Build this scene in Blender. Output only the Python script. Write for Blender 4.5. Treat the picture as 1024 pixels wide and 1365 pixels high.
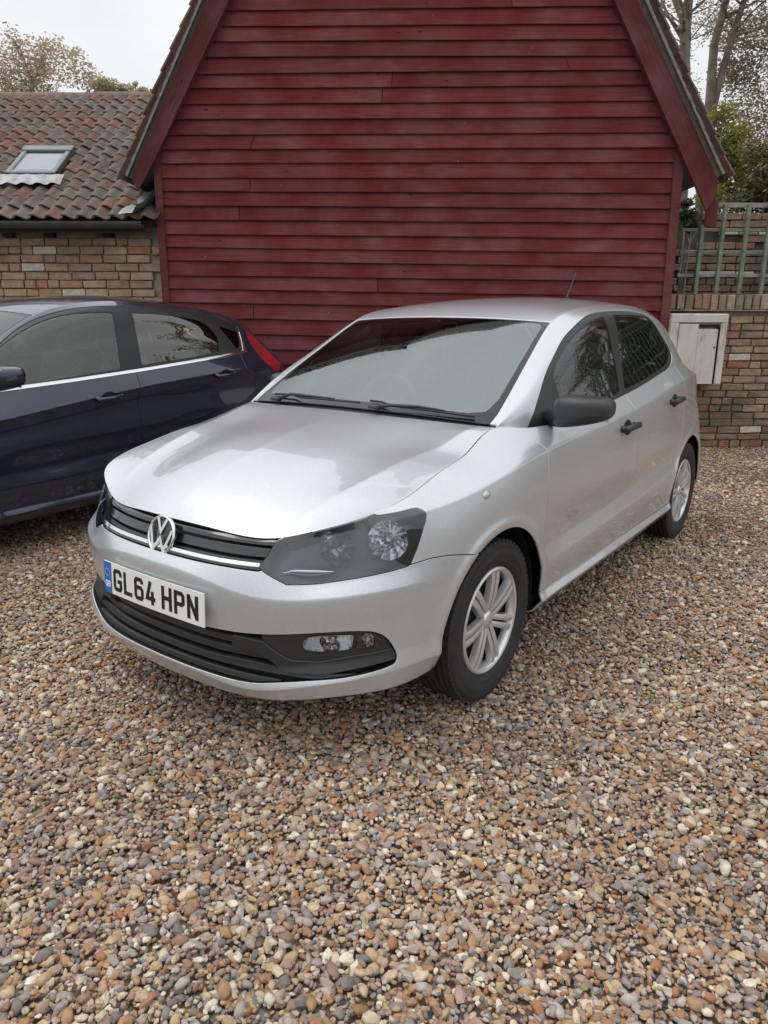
import bpy, bmesh, math, random
import numpy as np
from mathutils import Vector, Matrix, Euler, noise as mnoise

for o in list(bpy.data.objects): bpy.data.objects.remove(o)
random.seed(7)
RNG = np.random.default_rng(11)
sc = bpy.context.scene
COL = sc.collection

# ---------------------------------------------------------------- camera
# x right, y away from the camera, z up; metres. The camera stands over the origin.
CAM_H, CAM_PITCH, CAM_ROLL, FPX = 1.383, math.radians(-15.468), math.radians(0.163), 970.03   # FPX: focal length in pixels of a 1024 x 1365 picture
cam_data = bpy.data.cameras.new('camera')
cam = bpy.data.objects.new('camera', cam_data); COL.objects.link(cam)
cam.location = (0, 0, CAM_H)
cam.rotation_euler = (Matrix.Rotation(math.pi/2+CAM_PITCH, 3, 'X') @ Matrix.Rotation(CAM_ROLL, 3, 'Z')).to_euler()
cam_data.sensor_fit = 'VERTICAL'; cam_data.sensor_height = 24.0; cam_data.lens = 24.0*FPX/1365
cam_data.clip_start = 0.05; cam_data.clip_end = 500
sc.camera = cam

# ---------------------------------------------------------------- sky: thick even overcast
world = bpy.data.worlds.new('World'); sc.world = world; world.use_nodes = True
SUN_EL, SUN_AZ = math.radians(60), math.radians(275)      # azimuth clockwise from +y
def build_sky():
    nt = world.node_tree; N = nt.nodes; L = nt.links
    bg = N['Background']; bg.inputs['Strength'].default_value = 0.10
    sky = N.new('ShaderNodeTexSky'); sky.sky_type = 'NISHITA'; sky.sun_disc = False
    sky.sun_elevation = SUN_EL; sky.sun_rotation = SUN_AZ; sky.air_density = 1.5; sky.dust_density = 3
    tc = N.new('ShaderNodeTexCoord')
    mp = N.new('ShaderNodeMapping'); mp.inputs['Scale'].default_value = (1, 1, 2.2)
    ns = N.new('ShaderNodeTexNoise'); ns.inputs['Scale'].default_value = 2.2; ns.inputs['Detail'].default_value = 6; ns.inputs['Roughness'].default_value = .55
    cr = N.new('ShaderNodeValToRGB'); e = cr.color_ramp.elements
    e[0].position = .32; e[0].color = (8.0, 8.2, 8.4, 1); e[1].position = .68; e[1].color = (9.9, 10.1, 10.2, 1)
    mx = N.new('ShaderNodeMix'); mx.data_type = 'RGBA'; mx.inputs['Factor'].default_value = .93
    # a standard overcast sky is three times brighter overhead than at the horizon
    sx = N.new('ShaderNodeSeparateXYZ'); L.new(tc.outputs['Generated'], sx.inputs[0])
    gr = N.new('ShaderNodeMapRange'); gr.inputs['To Min'].default_value = .78; gr.inputs['To Max'].default_value = 1.72; L.new(sx.outputs['Z'], gr.inputs[0])
    ml = N.new('ShaderNodeMix'); ml.data_type = 'RGBA'; ml.blend_type = 'MULTIPLY'; ml.inputs['Factor'].default_value = 1
    L.new(cr.outputs[0], ml.inputs['A']); L.new(gr.outputs[0], ml.inputs['B'])
    L.new(tc.outputs['Generated'], mp.inputs[0]); L.new(mp.outputs[0], ns.inputs['Vector']); L.new(ns.outputs['Fac'], cr.inputs[0])
    L.new(sky.outputs[0], mx.inputs['A']); L.new(ml.outputs['Result'], mx.inputs['B']); L.new(mx.outputs['Result'], bg.inputs['Color'])
build_sky()
sun_d = bpy.data.lights.new('sun', 'SUN'); sun_d.energy = 0.9; sun_d.angle = math.radians(28); sun_d.color = (1, .985, .96)
sun = bpy.data.objects.new('sun', sun_d); COL.objects.link(sun)
sun_dir = Vector((math.sin(SUN_AZ)*math.cos(SUN_EL), math.cos(SUN_AZ)*math.cos(SUN_EL), math.sin(SUN_EL)))
sun.rotation_euler = sun_dir.to_track_quat('Z', 'Y').to_euler(); sun.location = sun_dir*40

vs = sc.view_settings; vs.view_transform = 'Standard'; vs.look = 'None'; vs.gamma = 1; vs.use_curve_mapping = False; vs.exposure = 0.0

def at(u, v, Y):
    """point on the vertical plane y = Y seen at pixel (u, v) of the photograph"""
    a, b = (u-512)/FPX, -(v-682.5)/FPX
    cr, sr = math.cos(CAM_ROLL), math.sin(CAM_ROLL); a, b = a*cr-b*sr, a*sr+b*cr
    dy = math.cos(CAM_PITCH)-b*math.sin(CAM_PITCH); dz = math.sin(CAM_PITCH)+b*math.cos(CAM_PITCH)
    return Vector((a*Y/dy, Y, CAM_H+dz*Y/dy))
# ---------------------------------------------------------------- helpers
def tag(o, label=None, cat=None, group=None, kind=None):
    if label: o['label'] = label
    if cat: o['category'] = cat
    if group: o['group'] = group
    if kind: o['kind'] = kind
    return o

def empty(name, loc=(0, 0, 0), rz=0.0):
    o = bpy.data.objects.new(name, None); COL.objects.link(o)
    o.location = loc; o.rotation_euler = (0, 0, rz); o.empty_display_size = .1
    return o

def link(name, me, parent=None, loc=None, rot=None, scale=None):
    o = bpy.data.objects.new(name, me); COL.objects.link(o)
    if parent is not None: o.parent = parent
    if loc is not None: o.location = loc
    if rot is not None: o.rotation_euler = rot
    if scale is not None: o.scale = scale
    return o

def mesh(name, V, F, m=None, smooth=False, normals=None):
    me = bpy.data.meshes.new(name)
    me.from_pydata([tuple(v) for v in V] if not isinstance(V, np.ndarray) else V.tolist(), [], F.tolist() if isinstance(F, np.ndarray) else F)
    if smooth: me.polygons.foreach_set('use_smooth', np.ones(len(me.polygons), bool))
    if normals is not None: me.normals_split_custom_set_from_vertices(normals.tolist())
    if m is not None: me.materials.append(m)
    me.update()
    return me

class MB:
    """collects simple solids into one mesh"""
    def __init__(s): s.V = []; s.F = []
    def add(s, V, F):
        k = len(s.V); s.V += [tuple(v) for v in V]; s.F += [tuple(i+k for i in f) for f in F]; return s
    def box(s, c, d, M=None, b=0.0):
        x, y, z = d[0]/2, d[1]/2, d[2]/2
        if b <= 0:
            P = [(-x, -y, -z), (x, -y, -z), (x, y, -z), (-x, y, -z), (-x, -y, z), (x, -y, z), (x, y, z), (-x, y, z)]
            F = [(0, 3, 2, 1), (4, 5, 6, 7), (0, 1, 5, 4), (1, 2, 6, 5), (2, 3, 7, 6), (3, 0, 4, 7)]
        else:
            P = []; idx = {}
            for sx in (-1, 1):
                for sy in (-1, 1):
                    for sz in (-1, 1):
                        for ax in range(3):
                            q = [sx*(x-b), sy*(y-b), sz*(z-b)]; q[ax] = (sx*x, sy*y, sz*z)[ax]
                            idx[sx, sy, sz, ax] = len(P); P.append(tuple(q))
            F = []
            for ax in range(3):
                o1, o2 = [(1, 2), (2, 0), (0, 1)][ax]
                for sg in (-1, 1):
                    f = []
                    for a, bb in ((-1, -1), (1, -1), (1, 1), (-1, 1)):
                        k = [0, 0, 0]; k[ax] = sg; k[o1] = a; k[o2] = bb; f.append(idx[k[0], k[1], k[2], ax])
                    F.append(tuple(f) if sg > 0 else tuple(f[::-1]))
                for a in (-1, 1):
                    for bb in (-1, 1):
                        lo = [0, 0, 0]; hi = [0, 0, 0]; lo[ax] = -1; hi[ax] = 1
                        lo[o1] = hi[o1] = a; lo[o2] = hi[o2] = bb
                        f = [idx[(*lo, o1)], idx[(*hi, o1)], idx[(*hi, o2)], idx[(*lo, o2)]]
                        F.append(tuple(f) if a*bb < 0 else tuple(f[::-1]))
            for sx in (-1, 1):
                for sy in (-1, 1):
                    for sz in (-1, 1):
                        f = [idx[sx, sy, sz, 0], idx[sx, sy, sz, 1], idx[sx, sy, sz, 2]]
                        F.append(tuple(f) if sx*sy*sz > 0 else tuple(f[::-1]))
        P = [Vector(p) for p in P]
        if M is not None: P = [M @ p for p in P]
        c = Vector(c); return s.add([p+c for p in P], F)
    def tube(s, pts, r, n=8, cap=True):
        pts = [Vector(p) for p in pts]; rr = r if hasattr(r, '__len__') else [r]*len(pts)
        V = []; F = []; up = None
        for i, p in enumerate(pts):
            d = (pts[min(i+1, len(pts)-1)]-pts[max(i-1, 0)]).normalized()
            if up is None: up = d.orthogonal().normalized()
            a = (up-d*up.dot(d)).normalized(); up = a; b = d.cross(a)
            for k in range(n):
                t = 2*math.pi*k/n; V.append(p+(a*math.cos(t)+b*math.sin(t))*rr[i])
        for i in range(len(pts)-1):
            for k in range(n): F.append((i*n+k, i*n+(k+1) % n, (i+1)*n+(k+1) % n, (i+1)*n+k))
        if cap: F.append(tuple(range(n))[::-1]); F.append(tuple((len(pts)-1)*n+k for k in range(n)))
        return s.add(V, F)
    def lathe(s, prof, n=48, axis='y', c=(0, 0, 0)):
        """prof: (radius, height along axis)"""
        V = []; F = []; m = len(prof)
        for k in range(n):
            t = 2*math.pi*k/n
            for r, h in prof:
                p = (r*math.cos(t), h, r*math.sin(t)) if axis == 'y' else ((h, r*math.cos(t), r*math.sin(t)) if axis == 'x' else (r*math.cos(t), r*math.sin(t), h))
                V.append(Vector(p)+Vector(c))
        for k in range(n):
            for i in range(m-1):
                a = k*m+i; b = ((k+1) % n)*m+i
                F.append((a, a+1, b+1, b))
        return s.add(V, F)
    def prism(s, poly, h0, h1, fn):
        """poly (2D, ccw) extruded from h0 to h1; fn(a, b, h) -> point"""
        n = len(poly)
        V = [fn(a, b, h0) for a, b in poly]+[fn(a, b, h1) for a, b in poly]
        F = [tuple(range(n))[::-1], tuple(range(n, 2*n))]+[(i, (i+1) % n, n+(i+1) % n, n+i) for i in range(n)]
        return s.add(V, F)
    def stroke(s, pts, w, h0, h1, fn):
        """open 2D polyline with width w, extruded"""
        P = [np.array(p, float) for p in pts]; n = len(P); Lf = []; Rt = []
        for i in range(n):
            d0 = P[i]-P[i-1] if i else P[1]-P[0]; d1 = P[i+1]-P[i] if i < n-1 else P[-1]-P[-2]
            d0 = d0/np.linalg.norm(d0); d1 = d1/np.linalg.norm(d1)
            n0 = np.array([-d0[1], d0[0]]); n1 = np.array([-d1[1], d1[0]]); mm = n0+n1; mm /= np.linalg.norm(mm)
            k = w/2/max(.35, mm@n0); Lf.append(P[i]+mm*k); Rt.append(P[i]-mm*k)
        for i in range(n-1):
            s.prism([tuple(Rt[i]), tuple(Rt[i+1]), tuple(Lf[i+1]), tuple(Lf[i])], h0, h1, fn)
        return s
    def obj(s, name, m, parent=None, smooth=False, **k):
        return link(name, mesh(name, s.V, s.F, m, smooth), parent, **k)

# ---------------------------------------------------------------- materials
def _new(name):
    m = bpy.data.materials.new(name); m.use_nodes = True
    nt = m.node_tree; return m, nt.nodes, nt.links, nt.nodes['Principled BSDF']

def mat(name, col, rough=.5, metal=0.0, spec=.5, coat=0.0, coat_rough=.05, var=0.0, vscale=8.0, bump=0.0, bscale=40.0, rand=0.0, coords='Object', emis=None, sheen=0):
    """principled with noise colour variation, per-object variation and fine bump"""
    m, N, L, b = _new(name)
    b.inputs['Base Color'].default_value = (*col, 1); b.inputs['Roughness'].default_value = rough; b.inputs['Metallic'].default_value = metal
    b.inputs['Specular IOR Level'].default_value = spec; b.inputs['Coat Weight'].default_value = coat; b.inputs['Coat Roughness'].default_value = coat_rough
    tc = N.new('ShaderNodeTexCoord')
    if var or rand:
        hsv = N.new('ShaderNodeHueSaturation'); hsv.inputs['Color'].default_value = (*col, 1)
        add = N.new('ShaderNodeMath'); add.operation = 'ADD'; add.inputs[0].default_value = 1; add.inputs[1].default_value = 0
        if var:
            ns = N.new('ShaderNodeTexNoise'); ns.inputs['Scale'].default_value = vscale; ns.inputs['Detail'].default_value = 6; ns.inputs['Roughness'].default_value = .6
            L.new(tc.outputs[coords], ns.inputs['Vector'])
            mr = N.new('ShaderNodeMapRange'); mr.inputs['From Min'].default_value = .3; mr.inputs['From Max'].default_value = .7; mr.inputs['To Min'].default_value = 1-var; mr.inputs['To Max'].default_value = 1+var
            L.new(ns.outputs['Fac'], mr.inputs[0]); L.new(mr.outputs[0], add.inputs[0])
        if rand:
            oi = N.new('ShaderNodeObjectInfo'); m2 = N.new('ShaderNodeMapRange'); m2.inputs['To Min'].default_value = -rand; m2.inputs['To Max'].default_value = rand
            L.new(oi.outputs['Random'], m2.inputs[0]); L.new(m2.outputs[0], add.inputs[1])
        L.new(add.outputs[0], hsv.inputs['Value']); L.new(hsv.outputs[0], b.inputs['Base Color'])
    if bump:
        n2 = N.new('ShaderNodeTexNoise'); n2.inputs['Scale'].default_value = bscale; n2.inputs['Detail'].default_value = 5
        L.new(tc.outputs[coords], n2.inputs['Vector'])
        bp = N.new('ShaderNodeBump'); bp.inputs['Strength'].default_value = bump; bp.inputs['Distance'].default_value = .01
        L.new(n2.outputs['Fac'], bp.inputs['Height']); L.new(bp.outputs[0], b.inputs['Normal'])
    return m

def glass_mat(name, tint, refl=1.0, rough=.0, drops=0.0, mist=0.0, ior=1.85, rtint=(1, 1, 1)):
    """single-sheet glazing: fresnel mix of tinted see-through and mirror"""
    m, N, L, b = _new(name); N.remove(b)
    out = N['Material Output']
    tr = N.new('ShaderNodeBsdfTransparent'); tr.inputs[0].default_value = (*tint, 1)
    gl = N.new('ShaderNodeBsdfGlossy'); gl.inputs['Roughness'].default_value = rough; gl.inputs['Color'].default_value = (refl*rtint[0], refl*rtint[1], refl*rtint[2], 1)
    fr = N.new('ShaderNodeFresnel'); fr.inputs['IOR'].default_value = ior      # both faces of the pane
    mx = N.new('ShaderNodeMixShader')
    L.new(fr.outputs[0], mx.inputs[0]); L.new(tr.outputs[0], mx.inputs[1]); L.new(gl.outputs[0], mx.inputs[2]); L.new(mx.outputs[0], out.inputs['Surface'])
    if mist:                                     # fine dew film
        df = N.new('ShaderNodeBsdfDiffuse'); df.inputs[0].default_value = (.72, .78, .78, 1)
        tcm = N.new('ShaderNodeTexCoord'); nm = N.new('ShaderNodeTexNoise'); nm.inputs['Scale'].default_value = 5; nm.inputs['Detail'].default_value = 6; L.new(tcm.outputs['Object'], nm.inputs['Vector'])
        mm = N.new('ShaderNodeMapRange'); mm.inputs['From Min'].default_value = .3; mm.inputs['From Max'].default_value = .7; mm.inputs['To Min'].default_value = mist*.5; mm.inputs['To Max'].default_value = mist*1.5; L.new(nm.outputs['Fac'], mm.inputs[0])
        m2 = N.new('ShaderNodeMixShader'); L.new(mm.outputs[0], m2.inputs[0]); L.new(mx.outputs[0], m2.inputs[1]); L.new(df.outputs[0], m2.inputs[2]); L.new(m2.outputs[0], out.inputs['Surface'])
    if drops:
        tc = N.new('ShaderNodeTexCoord'); vo = N.new('ShaderNodeTexVoronoi'); vo.inputs['Scale'].default_value = 130
        L.new(tc.outputs['Object'], vo.inputs['Vector'])
        mr = N.new('ShaderNodeMapRange'); mr.inputs['From Min'].default_value = .0; mr.inputs['From Max'].default_value = .38; mr.inputs['To Min'].default_value = 1; mr.inputs['To Max'].default_value = 0
        L.new(vo.outputs['Distance'], mr.inputs[0])
        bp = N.new('ShaderNodeBump'); bp.inputs['Strength'].default_value = drops; bp.inputs['Distance'].default_value = .002
        L.new(mr.outputs[0], bp.inputs['Height']); L.new(bp.outputs[0], gl.inputs['Normal'])
    return m

def paint_mat(name, col, metal, rough, flake=.30, drops=.12):
    """metallic car paint under clear coat, lightly speckled with rain drops"""
    m, N, L, b = _new(name)
    b.inputs['Metallic'].default_value = metal; b.inputs['Roughness'].default_value = rough
    b.inputs['Coat Weight'].default_value = 1.0; b.inputs['Coat Roughness'].default_value = .03; b.inputs['Coat IOR'].default_value = 1.5
    tc = N.new('ShaderNodeTexCoord')
    vo = N.new('ShaderNodeTexVoronoi'); vo.inputs['Scale'].default_value = 900
    L.new(tc.outputs['Object'], vo.inputs['Vector'])
    hs = N.new('ShaderNodeHueSaturation'); hs.inputs['Color'].default_value = (*col, 1)
    mr = N.new('ShaderNodeMapRange'); mr.inputs['To Min'].default_value = 1-flake*.5; mr.inputs['To Max'].default_value = 1+flake*.5
    sp = N.new('ShaderNodeSeparateColor'); L.new(vo.outputs['Color'], sp.inputs[0]); L.new(sp.outputs[0], mr.inputs[0])
    L.new(mr.outputs[0], hs.inputs['Value']); L.new(hs.outputs[0], b.inputs['Base Color'])
    # rain drops: round bumps of uneven size, present only in some cells
    v2 = N.new('ShaderNodeTexVoronoi'); v2.inputs['Scale'].default_value = 150
    L.new(tc.outputs['Object'], v2.inputs['Vector'])
    s2 = N.new('ShaderNodeSeparateColor'); L.new(v2.outputs['Color'], s2.inputs[0])
    rad = N.new('ShaderNodeMapRange'); rad.inputs['From Min'].default_value = .55; rad.inputs['To Min'].default_value = 0.02; rad.inputs['To Max'].default_value = .34
    L.new(s2.outputs[1], rad.inputs[0])
    dv = N.new('ShaderNodeMath'); dv.operation = 'DIVIDE'; L.new(v2.outputs['Distance'], dv.inputs[0]); L.new(rad.outputs[0], dv.inputs[1])
    h = N.new('ShaderNodeMapRange'); h.inputs['To Min'].default_value = 1; h.inputs['To Max'].default_value = 0; L.new(dv.outputs[0], h.inputs[0])
    bp = N.new('ShaderNodeBump'); bp.inputs['Strength'].default_value = drops; bp.inputs['Distance'].default_value = .002
    L.new(h.outputs[0], bp.inputs['Height']); L.new(bp.outputs[0], b.inputs['Coat Normal'])
    return m
# ---------------------------------------------------------------- setting
YB = 7.50            # front plane of the barn
def vcol_rand_mat(name, cols, rough=.85, bump=.5, bscale=60, var=.25, vscale=18, stain=None):
    """one colour per object out of a list, with grain"""
    m, N, L, b = _new(name); b.inputs['Roughness'].default_value = rough
    oi = N.new('ShaderNodeObjectInfo'); cr = N.new('ShaderNodeValToRGB'); cr.color_ramp.interpolation = 'CONSTANT'
    e = cr.color_ramp.elements; n = len(cols)
    e[0].position = 0; e[0].color = (*cols[0], 1); e[1].position = 1/n; e[1].color = (*cols[1], 1)
    for i in range(2, n): x = e.new(i/n); x.color = (*cols[i], 1)
    L.new(oi.outputs['Random'], cr.inputs[0])
    tc = N.new('ShaderNodeTexCoord'); ad = N.new('ShaderNodeVectorMath'); ad.operation = 'ADD'
    sc_ = N.new('ShaderNodeVectorMath'); sc_.operation = 'SCALE'; sc_.inputs['Scale'].default_value = 37.0
    L.new(oi.outputs['Location'], sc_.inputs[0]); L.new(tc.outputs['Object'], ad.inputs[0]); L.new(sc_.outputs[0], ad.inputs[1])
    ns = N.new('ShaderNodeTexNoise'); ns.inputs['Scale'].default_value = vscale; ns.inputs['Detail'].default_value = 7; ns.inputs['Roughness'].default_value = .65
    L.new(ad.outputs[0], ns.inputs['Vector'])
    mr = N.new('ShaderNodeMapRange'); mr.inputs['From Min'].default_value = .3; mr.inputs['From Max'].default_value = .7; mr.inputs['To Min'].default_value = 1-var; mr.inputs['To Max'].default_value = 1+var
    L.new(ns.outputs['Fac'], mr.inputs[0])
    hs = N.new('ShaderNodeHueSaturation'); L.new(cr.outputs[0], hs.inputs['Color']); L.new(mr.outputs[0], hs.inputs['Value'])
    last = hs.outputs[0]
    if stain:
        col, sc2, lo, hi, amt = stain
        n2 = N.new('ShaderNodeTexNoise'); n2.inputs['Scale'].default_value = sc2; n2.inputs['Detail'].default_value = 5
        ge = N.new('ShaderNodeNewGeometry'); L.new(ge.outputs['Position'], n2.inputs['Vector'])
        m2 = N.new('ShaderNodeMapRange'); m2.inputs['From Min'].default_value = lo; m2.inputs['From Max'].default_value = hi; m2.inputs['To Max'].default_value = amt; L.new(n2.outputs['Fac'], m2.inputs[0])
        mx = N.new('ShaderNodeMix'); mx.data_type = 'RGBA'; mx.inputs['B'].default_value = (*col, 1); L.new(m2.outputs[0], mx.inputs['Factor']); L.new(last, mx.inputs['A']); last = mx.outputs['Result']
    L.new(last, b.inputs['Base Color'])
    n3 = N.new('ShaderNodeTexNoise'); n3.inputs['Scale'].default_value = bscale; n3.inputs['Detail'].default_value = 6; L.new(ad.outputs[0], n3.inputs['Vector'])
    bp = N.new('ShaderNodeBump'); bp.inputs['Strength'].default_value = bump; bp.inputs['Distance'].default_value = .012; L.new(n3.outputs['Fac'], bp.inputs['Height']); L.new(bp.outputs[0], b.inputs['Normal'])
    return m

def weatherboard_mat(name, col, rand=.12):
    """stained timber: long grain streaks, knots, paler worn patches, bird droppings flecks"""
    m, N, L, b = _new(name); b.inputs['Roughness'].default_value = .78; b.inputs['Specular IOR Level'].default_value = .2
    tc = N.new('ShaderNodeTexCoord'); oi = N.new('ShaderNodeObjectInfo')
    sc_ = N.new('ShaderNodeVectorMath'); sc_.operation = 'SCALE'; sc_.inputs['Scale'].default_value = 91.7
    cx = N.new('ShaderNodeCombineXYZ'); L.new(oi.outputs['Random'], cx.inputs[0]); L.new(oi.outputs['Random'], cx.inputs[2]); L.new(cx.outputs[0], sc_.inputs[0])
    ad = N.new('ShaderNodeVectorMath'); ad.operation = 'ADD'; L.new(tc.outputs['Object'], ad.inputs[0]); L.new(sc_.outputs[0], ad.inputs[1])
    mp = N.new('ShaderNodeMapping'); mp.inputs['Scale'].default_value = (1.6, 30, 30); L.new(ad.outputs[0], mp.inputs[0])
    g = N.new('ShaderNodeTexNoise'); g.inputs['Scale'].default_value = 2.6; g.inputs['Detail'].default_value = 8; g.inputs['Roughness'].default_value = .68; L.new(mp.outputs[0], g.inputs['Vector'])
    p = N.new('ShaderNodeTexNoise'); p.inputs['Scale'].default_value = 2.2; p.inputs['Detail'].default_value = 4; L.new(ad.outputs[0], p.inputs['Vector'])
    def mrange(src, a, b_, lo, hi):
        q = N.new('ShaderNodeMapRange'); q.inputs['From Min'].default_value = a; q.inputs['From Max'].default_value = b_; q.inputs['To Min'].default_value = lo; q.inputs['To Max'].default_value = hi; L.new(src, q.inputs[0]); return q.outputs[0]
    def math_(op, a, b_):
        q = N.new('ShaderNodeMath'); q.operation = op
        for i, x in enumerate((a, b_)):
            if isinstance(x, (int, float)): q.inputs[i].default_value = x
            else: L.new(x, q.inputs[i])
        return q.outputs[0]
    val = math_('MULTIPLY', mrange(g.outputs['Fac'], .3, .7, .72, 1.26), mrange(p.outputs['Fac'], .3, .7, .82, 1.22))
    val = math_('MULTIPLY', val, mrange(oi.outputs['Random'], 0, 1, 1-rand, 1+rand))
    hs = N.new('ShaderNodeHueSaturation'); hs.inputs['Color'].default_value = (*col, 1); L.new(val, hs.inputs['Value'])
    L.new(mrange(p.outputs['Fac'], .35, .75, 1.08, .78), hs.inputs['Saturation'])
    # knots
    mk = N.new('ShaderNodeMapping'); mk.inputs['Scale'].default_value = (3.0, 1, 7.0); L.new(ad.outputs[0], mk.inputs[0])
    vo = N.new('ShaderNodeTexVoronoi'); vo.inputs['Scale'].default_value = 1.0; L.new(mk.outputs[0], vo.inputs['Vector'])
    mx = N.new('ShaderNodeMix'); mx.data_type = 'RGBA'; mx.inputs['B'].default_value = (.030, .010, .010, 1)
    L.new(mrange(vo.outputs['Distance'], .03, .085, .85, 0), mx.inputs['Factor']); L.new(hs.outputs[0], mx.inputs['A'])
    # pale flecks
    v2 = N.new('ShaderNodeTexVoronoi'); v2.inputs['Scale'].default_value = 5.2; L.new(ad.outputs[0], v2.inputs['Vector'])
    m3 = N.new('ShaderNodeMix'); m3.data_type = 'RGBA'; m3.inputs['B'].default_value = (.42, .30, .27, 1)
    L.new(mrange(v2.outputs['Distance'], .012, .034, .7, 0), m3.inputs['Factor']); L.new(mx.outputs['Result'], m3.inputs['A'])
    L.new(m3.outputs['Result'], b.inputs['Base Color'])
    bp = N.new('ShaderNodeBump'); bp.inputs['Strength'].default_value = .35; bp.inputs['Distance'].default_value = .006; L.new(g.outputs['Fac'], bp.inputs['Height']); L.new(bp.outputs[0], b.inputs['Normal'])
    return m

# ground: one sheet to the horizon
def build_ground():
    m, N, L, b = _new('gravel_ground'); b.inputs['Roughness'].default_value = .9
    ge = N.new('ShaderNodeNewGeometry')
    vo = N.new('ShaderNodeTexVoronoi'); vo.inputs['Scale'].default_value = 48; L.new(ge.outputs['Position'], vo.inputs['Vector'])
    cr = N.new('ShaderNodeValToRGB'); cr.color_ramp.interpolation = 'CONSTANT'; e = cr.color_ramp.elements
    cols = STONES; e[0].color = (*cols[0], 1); e[1].position = 1/len(cols); e[1].color = (*cols[1], 1)
    for i in range(2, len(cols)): x = e.new(i/len(cols)); x.color = (*cols[i], 1)
    s = N.new('ShaderNodeSeparateColor'); L.new(vo.outputs['Color'], s.inputs[0]); L.new(s.outputs[0], cr.inputs[0])
    hs = N.new('ShaderNodeHueSaturation'); hs.inputs['Value'].default_value = .38; L.new(cr.outputs[0], hs.inputs['Color']); L.new(hs.outputs[0], b.inputs['Base Color'])  # stone colours dimmed to paint the dark crevices between the loose stones
    bp = N.new('ShaderNodeBump'); bp.inputs['Strength'].default_value = 1; bp.inputs['Distance'].default_value = .012; bp.invert = True; L.new(vo.outputs['Distance'], bp.inputs['Height']); L.new(bp.outputs[0], b.inputs['Normal'])
    g = mesh('ground', [(-150, -60, -.014), (150, -60, -.014), (150, 300, -.014), (-150, 300, -.014)], [(0, 1, 2, 3)], m)
    tag(link('ground', g), kind='structure')
STONES = [(0.343, 0.208, 0.109), (0.437, 0.312, 0.182), (0.229, 0.198, 0.177), (0.374, 0.322, 0.276), (0.385, 0.218, 0.104), (0.302, 0.260, 0.229), (0.562, 0.458, 0.322), (0.333, 0.224, 0.151), (0.478, 0.364, 0.229), (0.312, 0.156, 0.078), (0.645, 0.567, 0.447), (0.354, 0.281, 0.224), (0.416, 0.291, 0.172), (0.250, 0.177, 0.125), (0.416, 0.359, 0.312), (0.374, 0.260, 0.198), (0.270, 0.166, 0.104), (0.177, 0.151, 0.135)]
build_ground()

# ---------------------------------------------------------------- red weatherboarded barn
RED = weatherboard_mat('red_stained_board', (.148, .031, .0345), .12)
REDTRIM = weatherboard_mat('red_stained_trim', (.135, .038, .039), .08)
DARKGAP = mat('dark_void', (.010, .008, .008), .9)
ROOFTILE = vcol_rand_mat('clay_tile', [(.17, .105, .085), (.20, .115, .09), (.14, .115, .105), (.21, .15, .125), (.16, .095, .08), (.13, .11, .10), (.235, .125, .09), (.18, .15, .135)], .9, .6, 50, .3, 14, stain=((.16, .155, .11), 3.0, .50, .66, .55))

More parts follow.
